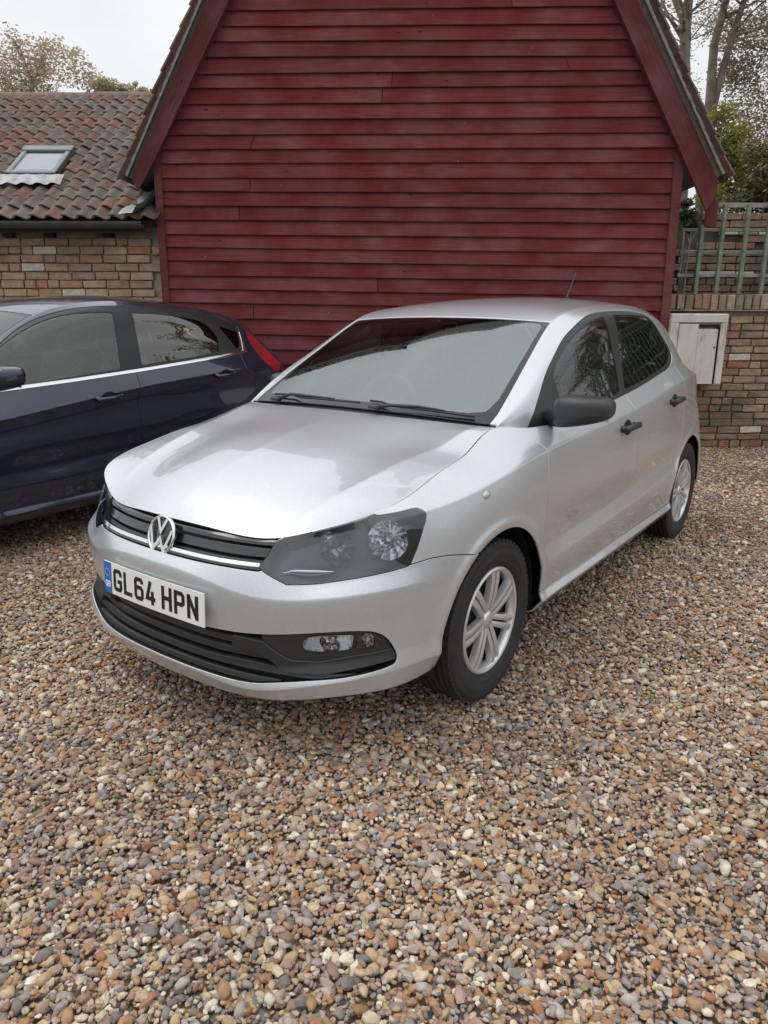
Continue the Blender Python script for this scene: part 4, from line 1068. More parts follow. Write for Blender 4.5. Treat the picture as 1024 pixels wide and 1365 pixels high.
def seat(parent, x, y, m, w=.50):
    def pad(name, c, d, rot, b):
        o = MB().box((0, 0, 0), d, None, b).obj(name, m, parent, loc=c, rot=rot)
        md = o.modifiers.new('soft', 'SUBSURF'); md.levels = 1; md.render_levels = 2
        o.data.polygons.foreach_set('use_smooth', [True]*len(o.data.polygons)); return o
    pad('seat_cushion', (x+.12, y, .50), (.52, w, .17), (0, -.12, 0), .05)
    pad('seat_back', (x-.22, y, .80), (.15, w*.96, .62), (0, -.30, 0), .05)
    if w < .7: pad('headrest', (x-.345, y, 1.155), (.09, .26, .17), (0, -.25, 0), .04)
    else:
        for dy in (-.36, 0, .36): pad('headrest', (x-.335, y+dy, 1.09), (.07, .22, .11), (0, -.25, 0), .03)

def mirror_housing(parent, base, size, s, m_cap, m_low, m_glass, stalk):
    """door mirror: rounded shell, cap over lower half, arm, glass facing back"""
    bx, by, bz = base; hx, hy, hz = size
    nu, nv = 28, 16
    V = []; F = []
    for j in range(nv+1):
        b = -math.pi/2+math.pi*j/nv
        for i in range(nu):
            a = 2*math.pi*i/nu
            f = lambda t, e: math.copysign(abs(t)**e, t)
            x = f(math.cos(b), .45)*f(math.cos(a), .6); y = f(math.cos(b), .45)*f(math.sin(a), .5); z = f(math.sin(b), .62)
            tp = 1.06-.20*(y+1)                                   # slimmer at the outer end
            xx = hx*x*(1-.15*max(0, -y)); xx = max(xx, -hx*.62)     # flat back
            V.append((bx+xx-.02*max(0, y)*1.0, s*(by+hy*y), bz+hz*z*tp+.010*y))
    for j in range(nv):
        for i in range(nu):
            f = (j*nu+i, j*nu+(i+1) % nu, (j+1)*nu+(i+1) % nu, (j+1)*nu+i); F.append(f if s > 0 else f[::-1])
    V = np.array(V)
    zmid = bz-.012
    cen = np.array([V[list(f), 2].mean() for f in F])
    up = [f for f, c in zip(F, cen) if c >= zmid]; lo = [f for f, c in zip(F, cen) if c < zmid]
    body = link('mirror_housing', mesh('mirror_housing', V, lo, m_low, True), parent)
    link('mirror_cap', mesh('mirror_cap', V*1.0, up, m_cap, True), body)
    g = MB(); g.box((bx-hx*.63, s*by, bz), (.004, hy*1.55, hz*1.35), None, .0015); g.obj('mirror_glass', m_glass, body)
    a = MB(); a.tube([(stalk[0], s*stalk[1], stalk[2]), (stalk[0]+.02, s*(stalk[1]+.06), stalk[2]-.004), (bx, s*(by-hy*.55), bz-hz*.55)], [.034, .030, .026], 12)
    a.obj('mirror_arm', m_low, body, True)

def build_body(root, D, cfg, M):
    """cuts the shell into panels, lamps, grilles and glass and links them under root"""
    SH = car_shell(D); side, bonnet, roof, gls = SH['side'], SH['bonnet'], SH['roof'], SH['glass']
    g = .0028
    for cx in (1.235, -1.235):
        _, side = side.cut(lambda s: np.hypot(s.V[:, 0]-cx, s.V[:, 2]-.302)-.352)
    liner = side
    lamp, rest = poly_cut(side, cfg['lamp'], g)
    grille, rest = poly_cut(rest, cfg['grille'], g)
    low, rest = poly_cut(rest, cfg['low'], g)
    if cfg.get('tail_xz') is not None:
        xz = lambda s: s.V[:, [0, 2]]
        tail, rest = poly_cut(rest, cfg['tail_xz'], g, xz)
        tail2, gls = poly_cut(gls, cfg['tail_xz'], g, xz)
        tail = tail.join(tail2)
    else:
        tail, rest = poly_cut(rest, cfg['tail'], g)
    bump, rest = poly_cut(rest, cfg['bumper'], 2*g)
    rbump, rest = poly_cut(rest, cfg['rear_bumper'], 2*g)
    gate, rest = poly_cut(rest, [(cfg['gate_u'], -1), (9, -1), (9, 2), (cfg['gate_u'], 2)], 2*g)
    sill, rest = poly_cut(rest, [(1.2, -1), (4.0, -1), (4.0, .302), (1.2, .302)], 2*g); sill = sill.cut(lambda s: 1.722-s.U[:, 0])[0]
    wing, rest = line_cut(rest, cfg['door_front']); dfront, rest = line_cut(rest, cfg['door_mid']); drear, quarter = line_cut(rest, cfg['door_rear'])
    P = M['paint']
    parts = {}
    sheet_part('bumper', bump, P, root, both=True); sheet_part('rear_bumper', rbump, P, root, both=True)
    sheet_part('tailgate', gate, P, root, both=True)
    ring = [(D['bon'][-1][0]-.2, -1), (2.4, -1), (2.4, 0)]+[tuple(p) for p in SH['rim'][:, :2]]+[(SH['rim'][-1, 0]-.2, SH['rim'][-1, 1])]
    bonnet, _ = bonnet.cut(lambda s: sdf_poly(s.V[:, :2], ring)+np.where(s.V[:, 0] > D['rows'][9][5][0], .001, .0060))
    parts['bonnet'] = sheet_part('bonnet', bonnet, P, root, both=True)
    for mir in (False, True):
        f = (lambda s: s.mirror()) if mir else (lambda s: s)
        sheet_part('front_wing', f(wing), P, root); sheet_part('sill', f(sill), P, root); sheet_part('rear_quarter', f(quarter), P, root)
        d1 = sheet_part('front_door', f(dfront), P, root); d2 = sheet_part('rear_door', f(drear), P, root)
        parts['doors', mir] = (d1, d2)
        hl = bpy.data.objects.new('headlight', None); COL.objects.link(hl); hl.parent = root; parts['lamp', mir] = hl
        hl.empty_display_size = .05
        tub_part('lamp_housing', f(lamp), M['lamp_dark'], hl, .004, .075)
        sheet_part('lamp_lens', f(lamp), M['lens'], hl, 0)
        tl = bpy.data.objects.new('tail_light', None); COL.objects.link(tl); tl.parent = root; tl.empty_display_size = .05
        sheet_part('tail_lens', f(tail), M['red'], tl, .012)
        # side windows
        surround, frame = poly_cut(gls, cfg['win_out'], g)
        sheet_part('body_side_frame', f(frame), P, root, .012)
        cuts = surround; ob = []
        for nm, poly in cfg['panes']:
            pane, cuts = poly_cut(cuts, poly, .0015); ob.append((nm, pane))
        sf = sheet_part('window_frame', f(cuts.offset(-.003)), M['rubber'], root, .012)
        for nm, pane in ob: sheet_part('window_pane', f(pane.offset(-.007)), M[nm], sf, 0)
        if cfg.get('chrome'):
            strip, _ = poly_cut(gls, cfg['chrome'], 0); s2, _ = poly_cut(side, cfg['chrome'], 0, lambda s: s.V[:, [0, 2]])
            sheet_part('chrome_strip', f(strip.join(s2).offset(.004)), M['chrome'], root, .006)
    # grilles
    gr = tub_part('grille', grille, M['black'], root, .003, .05, True)
    for z0, z1, lift, mk in cfg['grille_bars']:
        bar, _ = poly_cut(grille, [(-1, z0), (2, z0), (2, z1), (-1, z1)]); bar, _ = bar.cut(lambda s: sdf_poly(s.U, cfg['grille'])+.003)
        sheet_part('grille_bar' if mk != 'chrome' else 'chrome_strip', bar.offset(lift), M[mk], gr, .018, True)
    lg = tub_part('lower_grille', low, M['black'], root, .003, .06, True)
    slats, _ = low.cut(lambda s: sdf_poly(s.U, cfg['low'])+.003)
    if cfg.get('blade') is not None:
        fogz, slats_b = poly_cut(slats, cfg['fog_zone']); blade, slats_b = poly_cut(slats_b, cfg['blade'])
        for mir in (False, True):
            f = (lambda s: s.mirror()) if mir else (lambda s: s)
            fz = fogz
            for poly in (cfg['fog'], cfg['fog2']): _, fz = poly_cut(fz, poly, .002)
            sheet_part('fog_lamp_panel', f(fz.offset(-.010)), M['black_satin'], lg, .01)
            sheet_part('bumper_blade', f(blade.offset(-.004)), M['black_satin'], lg, .03)
            for nm, poly in (('fog_lamp', cfg['fog']), ('side_fog_lens', cfg['fog2'])):
                p_, _ = poly_cut(low, poly)
                fo = tub_part(nm, f(p_.offset(-.006)), M['reflector'] if nm == 'fog_lamp' else M['lamp_dark'], lg, .0, .04)
                cc = p_.V.mean(0); k_ = np.argmin(((p_.V-cc)**2).sum(1)); cp = Vector(p_.V[k_]); cn = Vector(p_.N[k_]); sy = -1 if mir else 1
                cp.y *= sy; cn.y *= sy; lamp_bowl(lg, cp-cn*.012, (cn+Vector((1, 0, .1))).normalized(), .024, .022, M['reflector'], 1.3 if nm == 'fog_lamp' else .8)
                sheet_part('fog_lens', f(p_.offset(-.006)), M['lens'], lg, 0)
        slats = slats_b
    for z0, z1, lift in cfg['low_bars']:
        bar, _ = poly_cut(slats, [(-1, z0), (2, z0), (2, z1), (-1, z1)])
        sheet_part('lower_grille_bar', bar.offset(lift), M['black_satin'], lg, .03, True)
    # dark inner shell closes the joints
    _, inner = poly_cut(liner, cfg['lamp'], .0); _, inner = poly_cut(inner, cfg['grille'], 0); _, inner = poly_cut(inner, cfg['low'], 0)
    sheet_part('inner_shell', inner.offset(-.012), M['black'], root, 0, True)
    fl = MB(); fl.box((.0, 0, .215), (3.3, 1.0, .05)); fl.box((0, 0, .24), (1.7, 1.56, .06)); fl.box((-1.55, 0, .30), (.45, 1.15, .15)); fl.box((1.72, 0, .26), (.35, 1.2, .06)); fl.obj('floor_pan', M['black'], root)
    # screens and roof: coordinates (t along, w across)
    tk = SH['tk']; ny = 44
    ntf = len(roof.V)//ny; w = np.repeat(np.linspace(0, 1, ny), ntf)
    roof.U = np.stack([roof.U[:, 0], w], 1)
    tA, tH = tk[9], tk[12]
    t0, t1 = tA+.010, tH-.006
    ws_out = [(t0, -1), (t0, .955), (tA+.05, .968), (tA+.12, .972), (t1, .972), (t1, -1)]
    ws_in = [(t0+.030, -1), (t0+.030, .80), (t0+.045, .90), (t0+.10, .930), (t1-.05, .935), (t1-.022, .90), (t1-.014, .70), (t1-.014, -1)]
    met = lambda s: s.U*np.array([1, .62])
    sc_ = lambda p: [(a, b*.62) for a, b in p]
    ws, rf = poly_cut(roof, sc_(ws_out), g, met)
    pane, frit = poly_cut(ws, sc_(ws_in), 0, met)
    wo = sheet_part('windscreen', pane.offset(-.003), M['screen'], root, 0, True)
    sheet_part('screen_border', frit.offset(-.003), M['frit'], wo, .008, True)
    tR0, tR1 = cfg['rear_screen']
    rs, rf = poly_cut(rf, sc_([(tR0, -1), (tR0, .90), (tR1, .93), (tR1, -1)]), g, met)
    rf = rf.cut(lambda s: tA+.012-s.U[:, 0])[0]
    sheet_part('roof', rf, P, root, .012, True); sheet_part('rear_screen', rs.offset(-.004), M['rear_glass'], root, 0, True)
    top_in, _ = rf.cut(lambda s: s.U[:, 0]-tR0)
    sheet_part('headlining', top_in.offset(-.035), M['lining'], root, 0, True)
    # cowl between bonnet and screen
    V = []; F = []; n = 25; A0 = D['rows'][9][9]; b0 = D['bon'][-1]; c0 = D['Ctr'][0]
    for i in range(n):
        q = -1+2*i/(n-1); e = abs(q)
        bx = b0[0]+(A0[0]-b0[0])*e**2; by = A0[1]*q; bz = b0[2]+(A0[2]-b0[2])*e**1.6
        V += [(bx+.03, by, bz-.030), (bx-.005, by, bz-.014), (bx-.05, by, bz+.012)]
    for i in range(n-1):
        for j in range(2): F.append((i*3+j, i*3+3+j, i*3+4+j, i*3+1+j))
    link('cowl', mesh('cowl', V, F, M['black_satin'], True), root)
    # wipers lying along the bottom of the screen
    for y0, y1, dt in ((-.50, .06, .030), (.10, .56, .028)):
        wp = MB(); pts = []
        for k in range(9):
            yy = y0+(y1-y0)*k/8; ww = abs(yy)/.6; tt = tA+dt-.01*k/8
            i = np.argmin((roof.U[:, 0]-tt)**2+((roof.U[:, 1]-ww)*.6)**2); p = Vector(roof.V[i]); p.y = yy; pts.append(p+Vector((.010, 0, .012)))
        wp.tube(pts, .0045, 6)
        wo_ = wp.obj('wiper', M['black_satin'], root, True)
        ar = MB(); ar.tube([pts[1]+Vector((.045, 0, -.022)), pts[2]+Vector((.018, 0, .004)), pts[4]+Vector((.0, 0, .009)), pts[6]+Vector((0, 0, .005))], [.009, .007, .0055, .004], 6)
        ar.box(pts[1]+Vector((.05, 0, -.016)), (.04, .05, .022), None, .008); ar.obj('wiper_arm', M['black_satin'], wo_, True)
    # cabin
    xd = cfg.get('dash_x', .62)
    ds = MB()
    pr = [(xd-.22, .70), (xd-.20, .86), (xd-.10, .915), (xd+.10, .925), (xd+.36, .945), (xd+.36, .70)]
    ds.prism(pr, -.66, .66, lambda a, b, h: (a, h, b)); ds.obj('dashboard', M['cabin'], root)
    for y in (-.36, .36): seat(root, -.10, y, M['seat'])
    seat(root, -.98, 0, M['seat'], 1.2)
    stw = MB(); R = Matrix.Rotation(math.radians(-25), 3, 'Y'); c = Vector((xd-.30, -.36, .88)); ring = []
    for k in range(33):
        a = 2*math.pi*k/32; ring.append(c+R @ Vector((0, .185*math.cos(a), .185*math.sin(a))))
    stw.tube(ring, .015, 8, False); stw.box(c, (.05, .16, .10), R, .02)
    for a in (0, math.pi, -math.pi/2): stw.tube([c, c+R @ Vector((0, .18*math.cos(a), .18*math.sin(a)))], .014, 6)
    stw.obj('steering_wheel', M['cabin'], root, True)
    rv = MB(); cm = Vector(D['Ctr'][3])+Vector((-.02, 0, -.085)); rv.box(cm, (.03, .23, .065), None, .012); rv.tube([cm, cm+Vector((.05, 0, .065))], .012, 8); rv.obj('rear_view_mirror', M['cabin'], root)
    for x in (1.235, -1.235): well_liner(root, x, .365, M['black'])
    return SH, parts

def handle(parent, S, u, z, m_bar, m_cup, ln=.19, chrome=None, s=1):
    p, n = sheet_point(S, u, z)
    if s < 0: p = Vector((p.x, -p.y, p.z)); n = Vector((n.x, -n.y, n.z))
    h = MB(); bar_on(h, p, n, Vector((1, 0, -.02)), (ln, .030, .024), .028)
    for k in (-1, 1): bar_on(h, p+Vector((k*ln*.43, 0, 0)), n, Vector((1, 0, 0)), (.030, .030, .04), .008)
    ho = h.obj('door_handle', m_bar, parent, True)
    ho.data.set_sharp_from_angle(angle=math.radians(40))
    c = MB(); V = []; F = []
    t = Vector((1, 0, 0)); b = n.cross(t).normalized(); rings = ((1.0, .0012), (.8, .0016), (.45, .002), (.0, .0022))
    for r, l in rings:
        for k in range(20):
            a = 2*math.pi*k/20; V.append(p+t*(.055*r*math.cos(a))+b*(.036*r*math.sin(a))+n*l)
    for j in range(3):
        for k in range(20): F.append((j*20+k, j*20+(k+1) % 20, (j+1)*20+(k+1) % 20, (j+1)*20+k))
    link('handle_cup', mesh('handle_cup', V, F, m_cup, True), parent)
    return ho
# ---------------------------------------------------------------- the two cars
M_TYRE = mat('tyre_rubber', (.022, .022, .023), .75, bump=.3, bscale=90, var=.25, vscale=14)
M_TRIM = mat('wheel_trim_silver', (.66, .67, .68), .30, .6, coat=.4, coat_rough=.2, var=.06)
M_BLACK = mat('matt_black', (.012, .012, .013), .7)
M_CHROME = mat('chrome', (.78, .79, .80), .10, 1.0)
SATIN = mat('black_plastic', (.028, .029, .031), .42, bump=.15, bscale=400)
CAPM = mat('grained_black_plastic', (.030, .031, .033), .36, bump=.2, bscale=500)
COMMON = dict(
    black=M_BLACK, black_satin=SATIN, chrome=M_CHROME, rubber=mat('window_rubber', (.016, .017, .018), .38),
    gloss_black=mat('gloss_black', (.014, .015, .017), .14, coat=.6),
    frit=mat('black_screen_border', (.010, .011, .012), .12),
    lamp_dark=mat('lamp_grey', (.12, .14, .17), .30), lens=glass_mat('clear_lens', (.93, .95, .97), 1.0, ior=1.9),
    smoke_chrome=mat('smoked_reflector', (.30, .33, .37), .2, .9),
    reflector=mat('reflector', (.70, .72, .75), .16, 1.0), red=mat('red_lens', (.30, .012, .020), .12, coat=1.0, var=.35, vscale=30),
    lining=mat('headlining', (.42, .42, .40), .9), cabin=mat('dash_plastic', (.06, .062, .065), .6, bump=.1, bscale=300), seat=mat('seat_cloth', (.11, .113, .118), .9, var=.2, vscale=60),
    rear_glass=glass_mat('rear_glass', (.25, .28, .27)), plate_white=mat('plate_white', (.80, .80, .76), .35), plate_black=mat('plate_black', (.012, .012, .012), .4), plate_blue=mat('plate_blue', (.03, .14, .52), .35))
AMBER = mat('amber_tint_lens', (.62, .62, .56), .3, .6, coat=1)
WHEEL = make_tyre_trim()

def lamp_bowl(parent, p, n, r, depth, m, ex=1.0):
    """chrome reflector bowl with a bulb, opening along n"""
    b = MB(); prof = [(.010, -depth), (r*.30, -depth*.92), (r*.55, -depth*.72), (r*.78, -depth*.42), (r, 0)]
    b.lathe(prof, 13, 'x')
    q = n.to_track_quat('X', 'Z').to_matrix()
    V = [p+q @ Vector((v[0], v[1]*ex, v[2])) for v in b.V]
    o = link('reflector', mesh('reflector', V, [f[::-1] for f in b.F], m, False), parent)
    k = MB(); k.lathe([(.0, .0), (.008, -.004), (.011, -.016), (.009, -.04)], 12, 'x'); V = [p+q @ (Vector(v)+Vector((-depth*.35, 0, 0))) for v in k.V]
    link('bulb', mesh('bulb', V, k.F, COMMON['chrome'], True), parent)
    return o

def build_silver():
    root = empty('parked_car', (0.4839, 3.9015, 0), math.radians(-126.4516))
    tag(root, 'silver hatchback with black door mirrors, parked on gravel before the red barn', 'car')
    M = dict(COMMON); M['paint'] = paint_mat('silver_paint', (.565, .59, .615), .46, .33)
    M['screen'] = glass_mat('windscreen_glass', (.93, .97, .96), 1.0, drops=.03, ior=2.85, rtint=(.92, .99, .98)); M['side_glass'] = glass_mat('side_glass', (.62, .70, .66), 1.0, drops=.08, ior=1.75)
    lamp = smooth_poly([(.408, .640), (.422, .668), (.445, .722), (.52, .80), (.664, .825), (.728, .812), (.768, .7925), (.857, .7985), (.922, .802), (.944, .794), (.951, .777), (.931, .737), (.905, .682), (.883, .640), (.781, .629), (.681, .616), (.584, .602), (.505, .597), (.454, .616)], 4, keep=(2, 3, 4, 5, 6, 13, 17))
    grille = [(-1, .630), (.292, .630), (.408, .628), (.60, .70), (.60, .80), (-1, .80)]
    low = smooth_poly([(-.60, .418), (0, .418), (.25, .424), (.40, .431), (.525, .444), (.66, .458), (.76, .453), (.805, .428), (.838, .375), (.846, .350), (.838, .336), (.73, .322), (.597, .306), (.49, .288), (.38, .270), (.24, .268), (0, .268), (-.6, .268)], 3, keep=(0, 17))
    blade = [(.32, .412), (.425, .406), (.475, .370), (.515, .351), (.602, .353), (.708, .373), (.83, .380), (.90, .362), (.85, .352), (.725, .340), (.608, .322), (.49, .318), (.42, .365), (.32, .372)]
    fog_zone = [(.425, .50), (.425, .406), (.475, .370), (.515, .351), (.602, .353), (.708, .373), (.90, .385), (.90, .50)]
    cfg = dict(lamp=lamp, grille=grille, low=low, blade=blade, fog_zone=fog_zone,
               fog=smooth_poly([(.557, .402), (.562, .428), (.60, .441), (.66, .446), (.712, .445), (.706, .398), (.64, .392), (.575, .391)], 4, keep=(4, 5)),
               fog2=smooth_poly([(.722, .441), (.748, .446), (.781, .437), (.797, .404), (.76, .396), (.716, .399)], 4, keep=(0, 5)),
               tail=smooth_poly([(4.02, .86), (4.04, .965), (4.20, .985), (4.44, .965), (4.44, .80), (4.16, .80)], 4, keep=(3, 4)),
               bumper=[(-1, -1), (-1, .9), (.40, .9), (.60, .70), (.80, .645), (.884, .640), (.964, .645), (1.047, .637), (1.16, .613), (1.30, .60), (1.30, -1)],
               rear_bumper=[(3.9, -1), (3.9, .60), (4.3, .62), (9, .62), (9, -1)], gate_u=4.44,
               door_front=[(1.695, .2), (1.700, .45), (1.706, .60), (1.712, .77), (1.722, .88), (1.728, .93), (1.735, .99)],
               door_mid=[(2.84, .2), (2.825, .35), (2.80, .52), (2.755, .72), (2.725, .88), (2.705, 1.05)],
               door_rear=[(3.43, .2), (3.435, .34), (3.47, .50), (3.545, .65), (3.59, .78), (3.605, .92), (3.60, 1.15)],
               win_out=smooth_poly([(.868, .935), (.60, .945), (.035, .978), (-.417, 1.022), (-.85, 1.074), (-.965, 1.100), (-1.022, 1.130), (-1.032, 1.162), (-.925, 1.271), (-.815, 1.352), (-.70, 1.371), (-.40, 1.386), (-.10, 1.382), (.11, 1.357), (.339, 1.285), (.526, 1.188), (.68, 1.095)], 5, keep=(0,)),
               panes=[('side_glass', smooth_poly([(.565, .975), (.03, 1.0), (-.062, 1.012), (-.068, 1.17), (-.060, 1.362), (.105, 1.337), (.33, 1.266), (.49, 1.183), (.572, 1.125)], 4, keep=(0, 2, 4, 8))),
                      ('side_glass', smooth_poly([(-.125, 1.020), (-.42, 1.045), (-.84, 1.094), (-.955, 1.122), (-.992, 1.160), (-.895, 1.258), (-.80, 1.333), (-.62, 1.359), (-.185, 1.367)], 4, keep=(0, 8)))],
               grille_bars=[(.700, .716, -.006, 'gloss_black'), (.668, .690, -.010, 'gloss_black'), (.650, .659, -.018, 'black_satin'), (.639, .6475, .002, 'chrome'), (.628, .637, .0, 'gloss_black')],
               low_bars=[(.274, .290, -.012), (.308, .325, -.016), (.343, .360, -.020), (.378, .395, -.024)],
               rear_screen=(3.975, 4.50))
    D = hatch_data(); SH, parts = build_body(root, D, cfg, M); side = SH['side']
    for mir in (False, True):
        s = -1 if mir else 1; hl = parts['lamp', mir]
        def sp(u, z):
            p, n = sheet_point(side, u, z)
            return (Vector((p.x, s*p.y, p.z)), Vector((n.x, s*n.y, n.z)))
        fwd = Vector((1, s*.30, .05)).normalized()
        p, n = sp(.800, .722); lamp_bowl(hl, p-n*.020, (fwd+n*.5).normalized(), .062, .050, M['reflector'])
        p, n = sp(.640, .700); lamp_bowl(hl, p-n*.024, (fwd+n*.3).normalized(), .056, .045, M['smoke_chrome'])
        p, n = sp(.595, .735); lamp_bowl(hl, p-n*.020, (fwd+n*.5).normalized(), .020, .02, M['reflector'])
        b = MB(); V = []; n_ = 14
        for k in range(n_):
            f_ = k/(n_-1); p, n = sp(.475+.160*f_, .630-.002*f_+.006*f_*f_); hh = .017*math.sin(math.pi*(f_*.92+.04))**.6
            for a in range(7):
                t_ = math.pi*a/6; V.append(p-n*(.012+.010*(1-math.sin(t_)))+Vector((0, 0, hh*math.cos(t_))))
        b.add(V, [(k*7+a, k*7+a+1, k*7+a+8, k*7+a+7) for k in range(n_-1) for a in range(6)]); b.obj('indicator', M['reflector'], hl, True)
        for d, u, z in ((0, 2.596, .856), (1, 3.372, .905)): handle(parts['doors', mir][d], side, u, z, SATIN, M_BLACK, s=s)
        mirror_housing(root, *(((.775, .900, 1.022), (.080, .108, .064)) if s > 0 else ((.60, .800, 1.020), (.105, .050, .060))), s, CAPM, SATIN, M['chrome'], (.70, .735, .975))     # the far one is folded in
        r = MB(); p, n = sp(1.259, .795); 
        t_ = Vector((1, 0, 0)); t_ = (t_-n*t_.dot(n)).normalized(); b_ = n.cross(t_)
        for rr, ll in ((1, .0005), (.85, .0025), (.5, .004), (.02, .0045)):
            for k in range(18): r.V.append(p+t_*(.022*rr*math.cos(k*math.pi/9))+b_*(.014*rr*math.sin(k*math.pi/9))+n*ll)
        r.F = [(j*18+k, j*18+(k+1) % 18, j*18+18+(k+1) % 18, j*18+18+k) for j in range(3) for k in range(18)]
        r.obj('side_repeater', AMBER, root, True)
        for x in (1.235, -1.235): add_wheel(root, WHEEL, x, s*.722, not mir, spin=.3 if x > 0 else 1.05)
    # badge
    bd = bpy.data.objects.new('badge', None); COL.objects.link(bd); bd.parent = root; bd.empty_display_size = .05
    bd.location = (2.030, 0, .675); bd.rotation_euler = (0, math.radians(-17), 0)
    fn = lambda a, b, h: (h, a, b)
    d = MB(); d.lathe([(.0, .004), (.060, .004), (.062, -.006)], 48, 'x'); d.obj('badge_disc', M['gloss_black'], bd, True)
    d = MB(); d.lathe([(.062, -.006), (.066, .000), (.0665, .006), (.064, .0105), (.060, .0105), (.057, .006), (.057, .0)], 56, 'x'); d.obj('badge_ring', M['chrome'], bd, True)
    d = MB()
    d.stroke([(-.0235, .0570), (0, .0120), (.0235, .0570)], .0105, .003, .0105, fn)
    d.stroke([(-.0545, .0230), (-.0255, -.0500), (0, -.0090), (.0255, -.0500), (.0545, .0230)], .0105, .003, .0100, fn)
    d.obj('badge_emblem', M['chrome'], bd)
    # number plate, bowed to the bumper
    npl = bpy.data.objects.new('number_plate', None); COL.objects.link(npl); npl.parent = root; npl.empty_display_size = .05
    npl.location = (2.099, 0, .496); npl.rotation_euler = (0, math.radians(-3), 0)
    pf = lambda a, b, h: (h-.11*a*a, a, b)
    def slab(name, a0, a1, b0, b1, h0, h1, m, n=16):
        s_ = MB()
        for k in range(n): s_.prism([(a0+(a1-a0)*k/n, b0), (a0+(a1-a0)*(k+1)/n, b0), (a0+(a1-a0)*(k+1)/n, b1), (a0+(a1-a0)*k/n, b1)], h0, h1, pf)
        return s_.obj(name, m, npl)
    slab('plate_panel', -.26, .26, -.0555, .0555, -.004, .0, M['plate_white'])
    slab('blue_band', -.2595, -.216, -.055, .055, .0004, .0012, M['plate_blue'], 3)
    G = {'G': [[(43, 55), (43, 65), (37, 72), (13, 72), (7, 65), (7, 14), (13, 7), (37, 7), (43, 14), (43, 36), (25, 36)]],
         'L': [[(7, 79), (7, 7), (47, 7)]], '6': [[(42, 59), (42, 66), (37, 72), (13, 72), (7, 65), (7, 14), (13, 7), (37, 7), (43, 14), (43, 37), (37, 44), (14, 44)]],
         '4': [[(50, 20), (8, 20), (27, 79)], [(36, 46), (36, 0)]], 'H': [[(7, 0), (7, 79)], [(43, 0), (43, 79)], [(14, 40), (36, 40)]],
         'P': [[(7, 0), (7, 72), (36, 72), (43, 65), (43, 43), (36, 36), (14, 36)]], 'N': [[(7, 0), (7, 79)], [(43, 0), (43, 79)], [(7, 74), (43, 5)]],
         'B': [[(7, 7), (7, 72), (36, 72), (43, 65), (43, 47), (36, 40), (7, 40)], [(36, 40), (43, 33), (43, 14), (36, 7), (7, 7)]]}
    x = -.203
    for ch in 'GL64 HPN':
        if ch == ' ': x += .022; continue
        c = MB()
        for st in G[ch]: c.stroke([(x+a/1000, (b-39.5)/1000) for a, b in st], .0138, .0003, .0013, pf)
        c.obj('plate_character', M['plate_black'], npl); x += .061
    x = -.2525
    for ch in 'GB':
        c = MB()
        for st in G[ch]: c.stroke([(x+a*.00028, -.034+b*.00028) for a, b in st], .0042, .0013, .0018, pf)
        c.obj('band_letter', M['plate_white'], npl); x += .0165
    d = MB()
    for k in range(12):
        a = 2*math.pi*k/12; d.box((.0015-.11*.238**2, -.238+.013*math.cos(a), .018+.013*math.sin(a)), (.0008, .003, .003))
    d.obj('band_star_ring', mat('plate_yellow', (.75, .62, .08), .4), npl)
    an = MB(); an.tube([(-1.08, 0, 1.428), (-1.12, 0, 1.455), (-1.25, 0, 1.62)], [.016, .008, .0025], 8); an.obj('roof_aerial', SATIN, root, True)
    return root

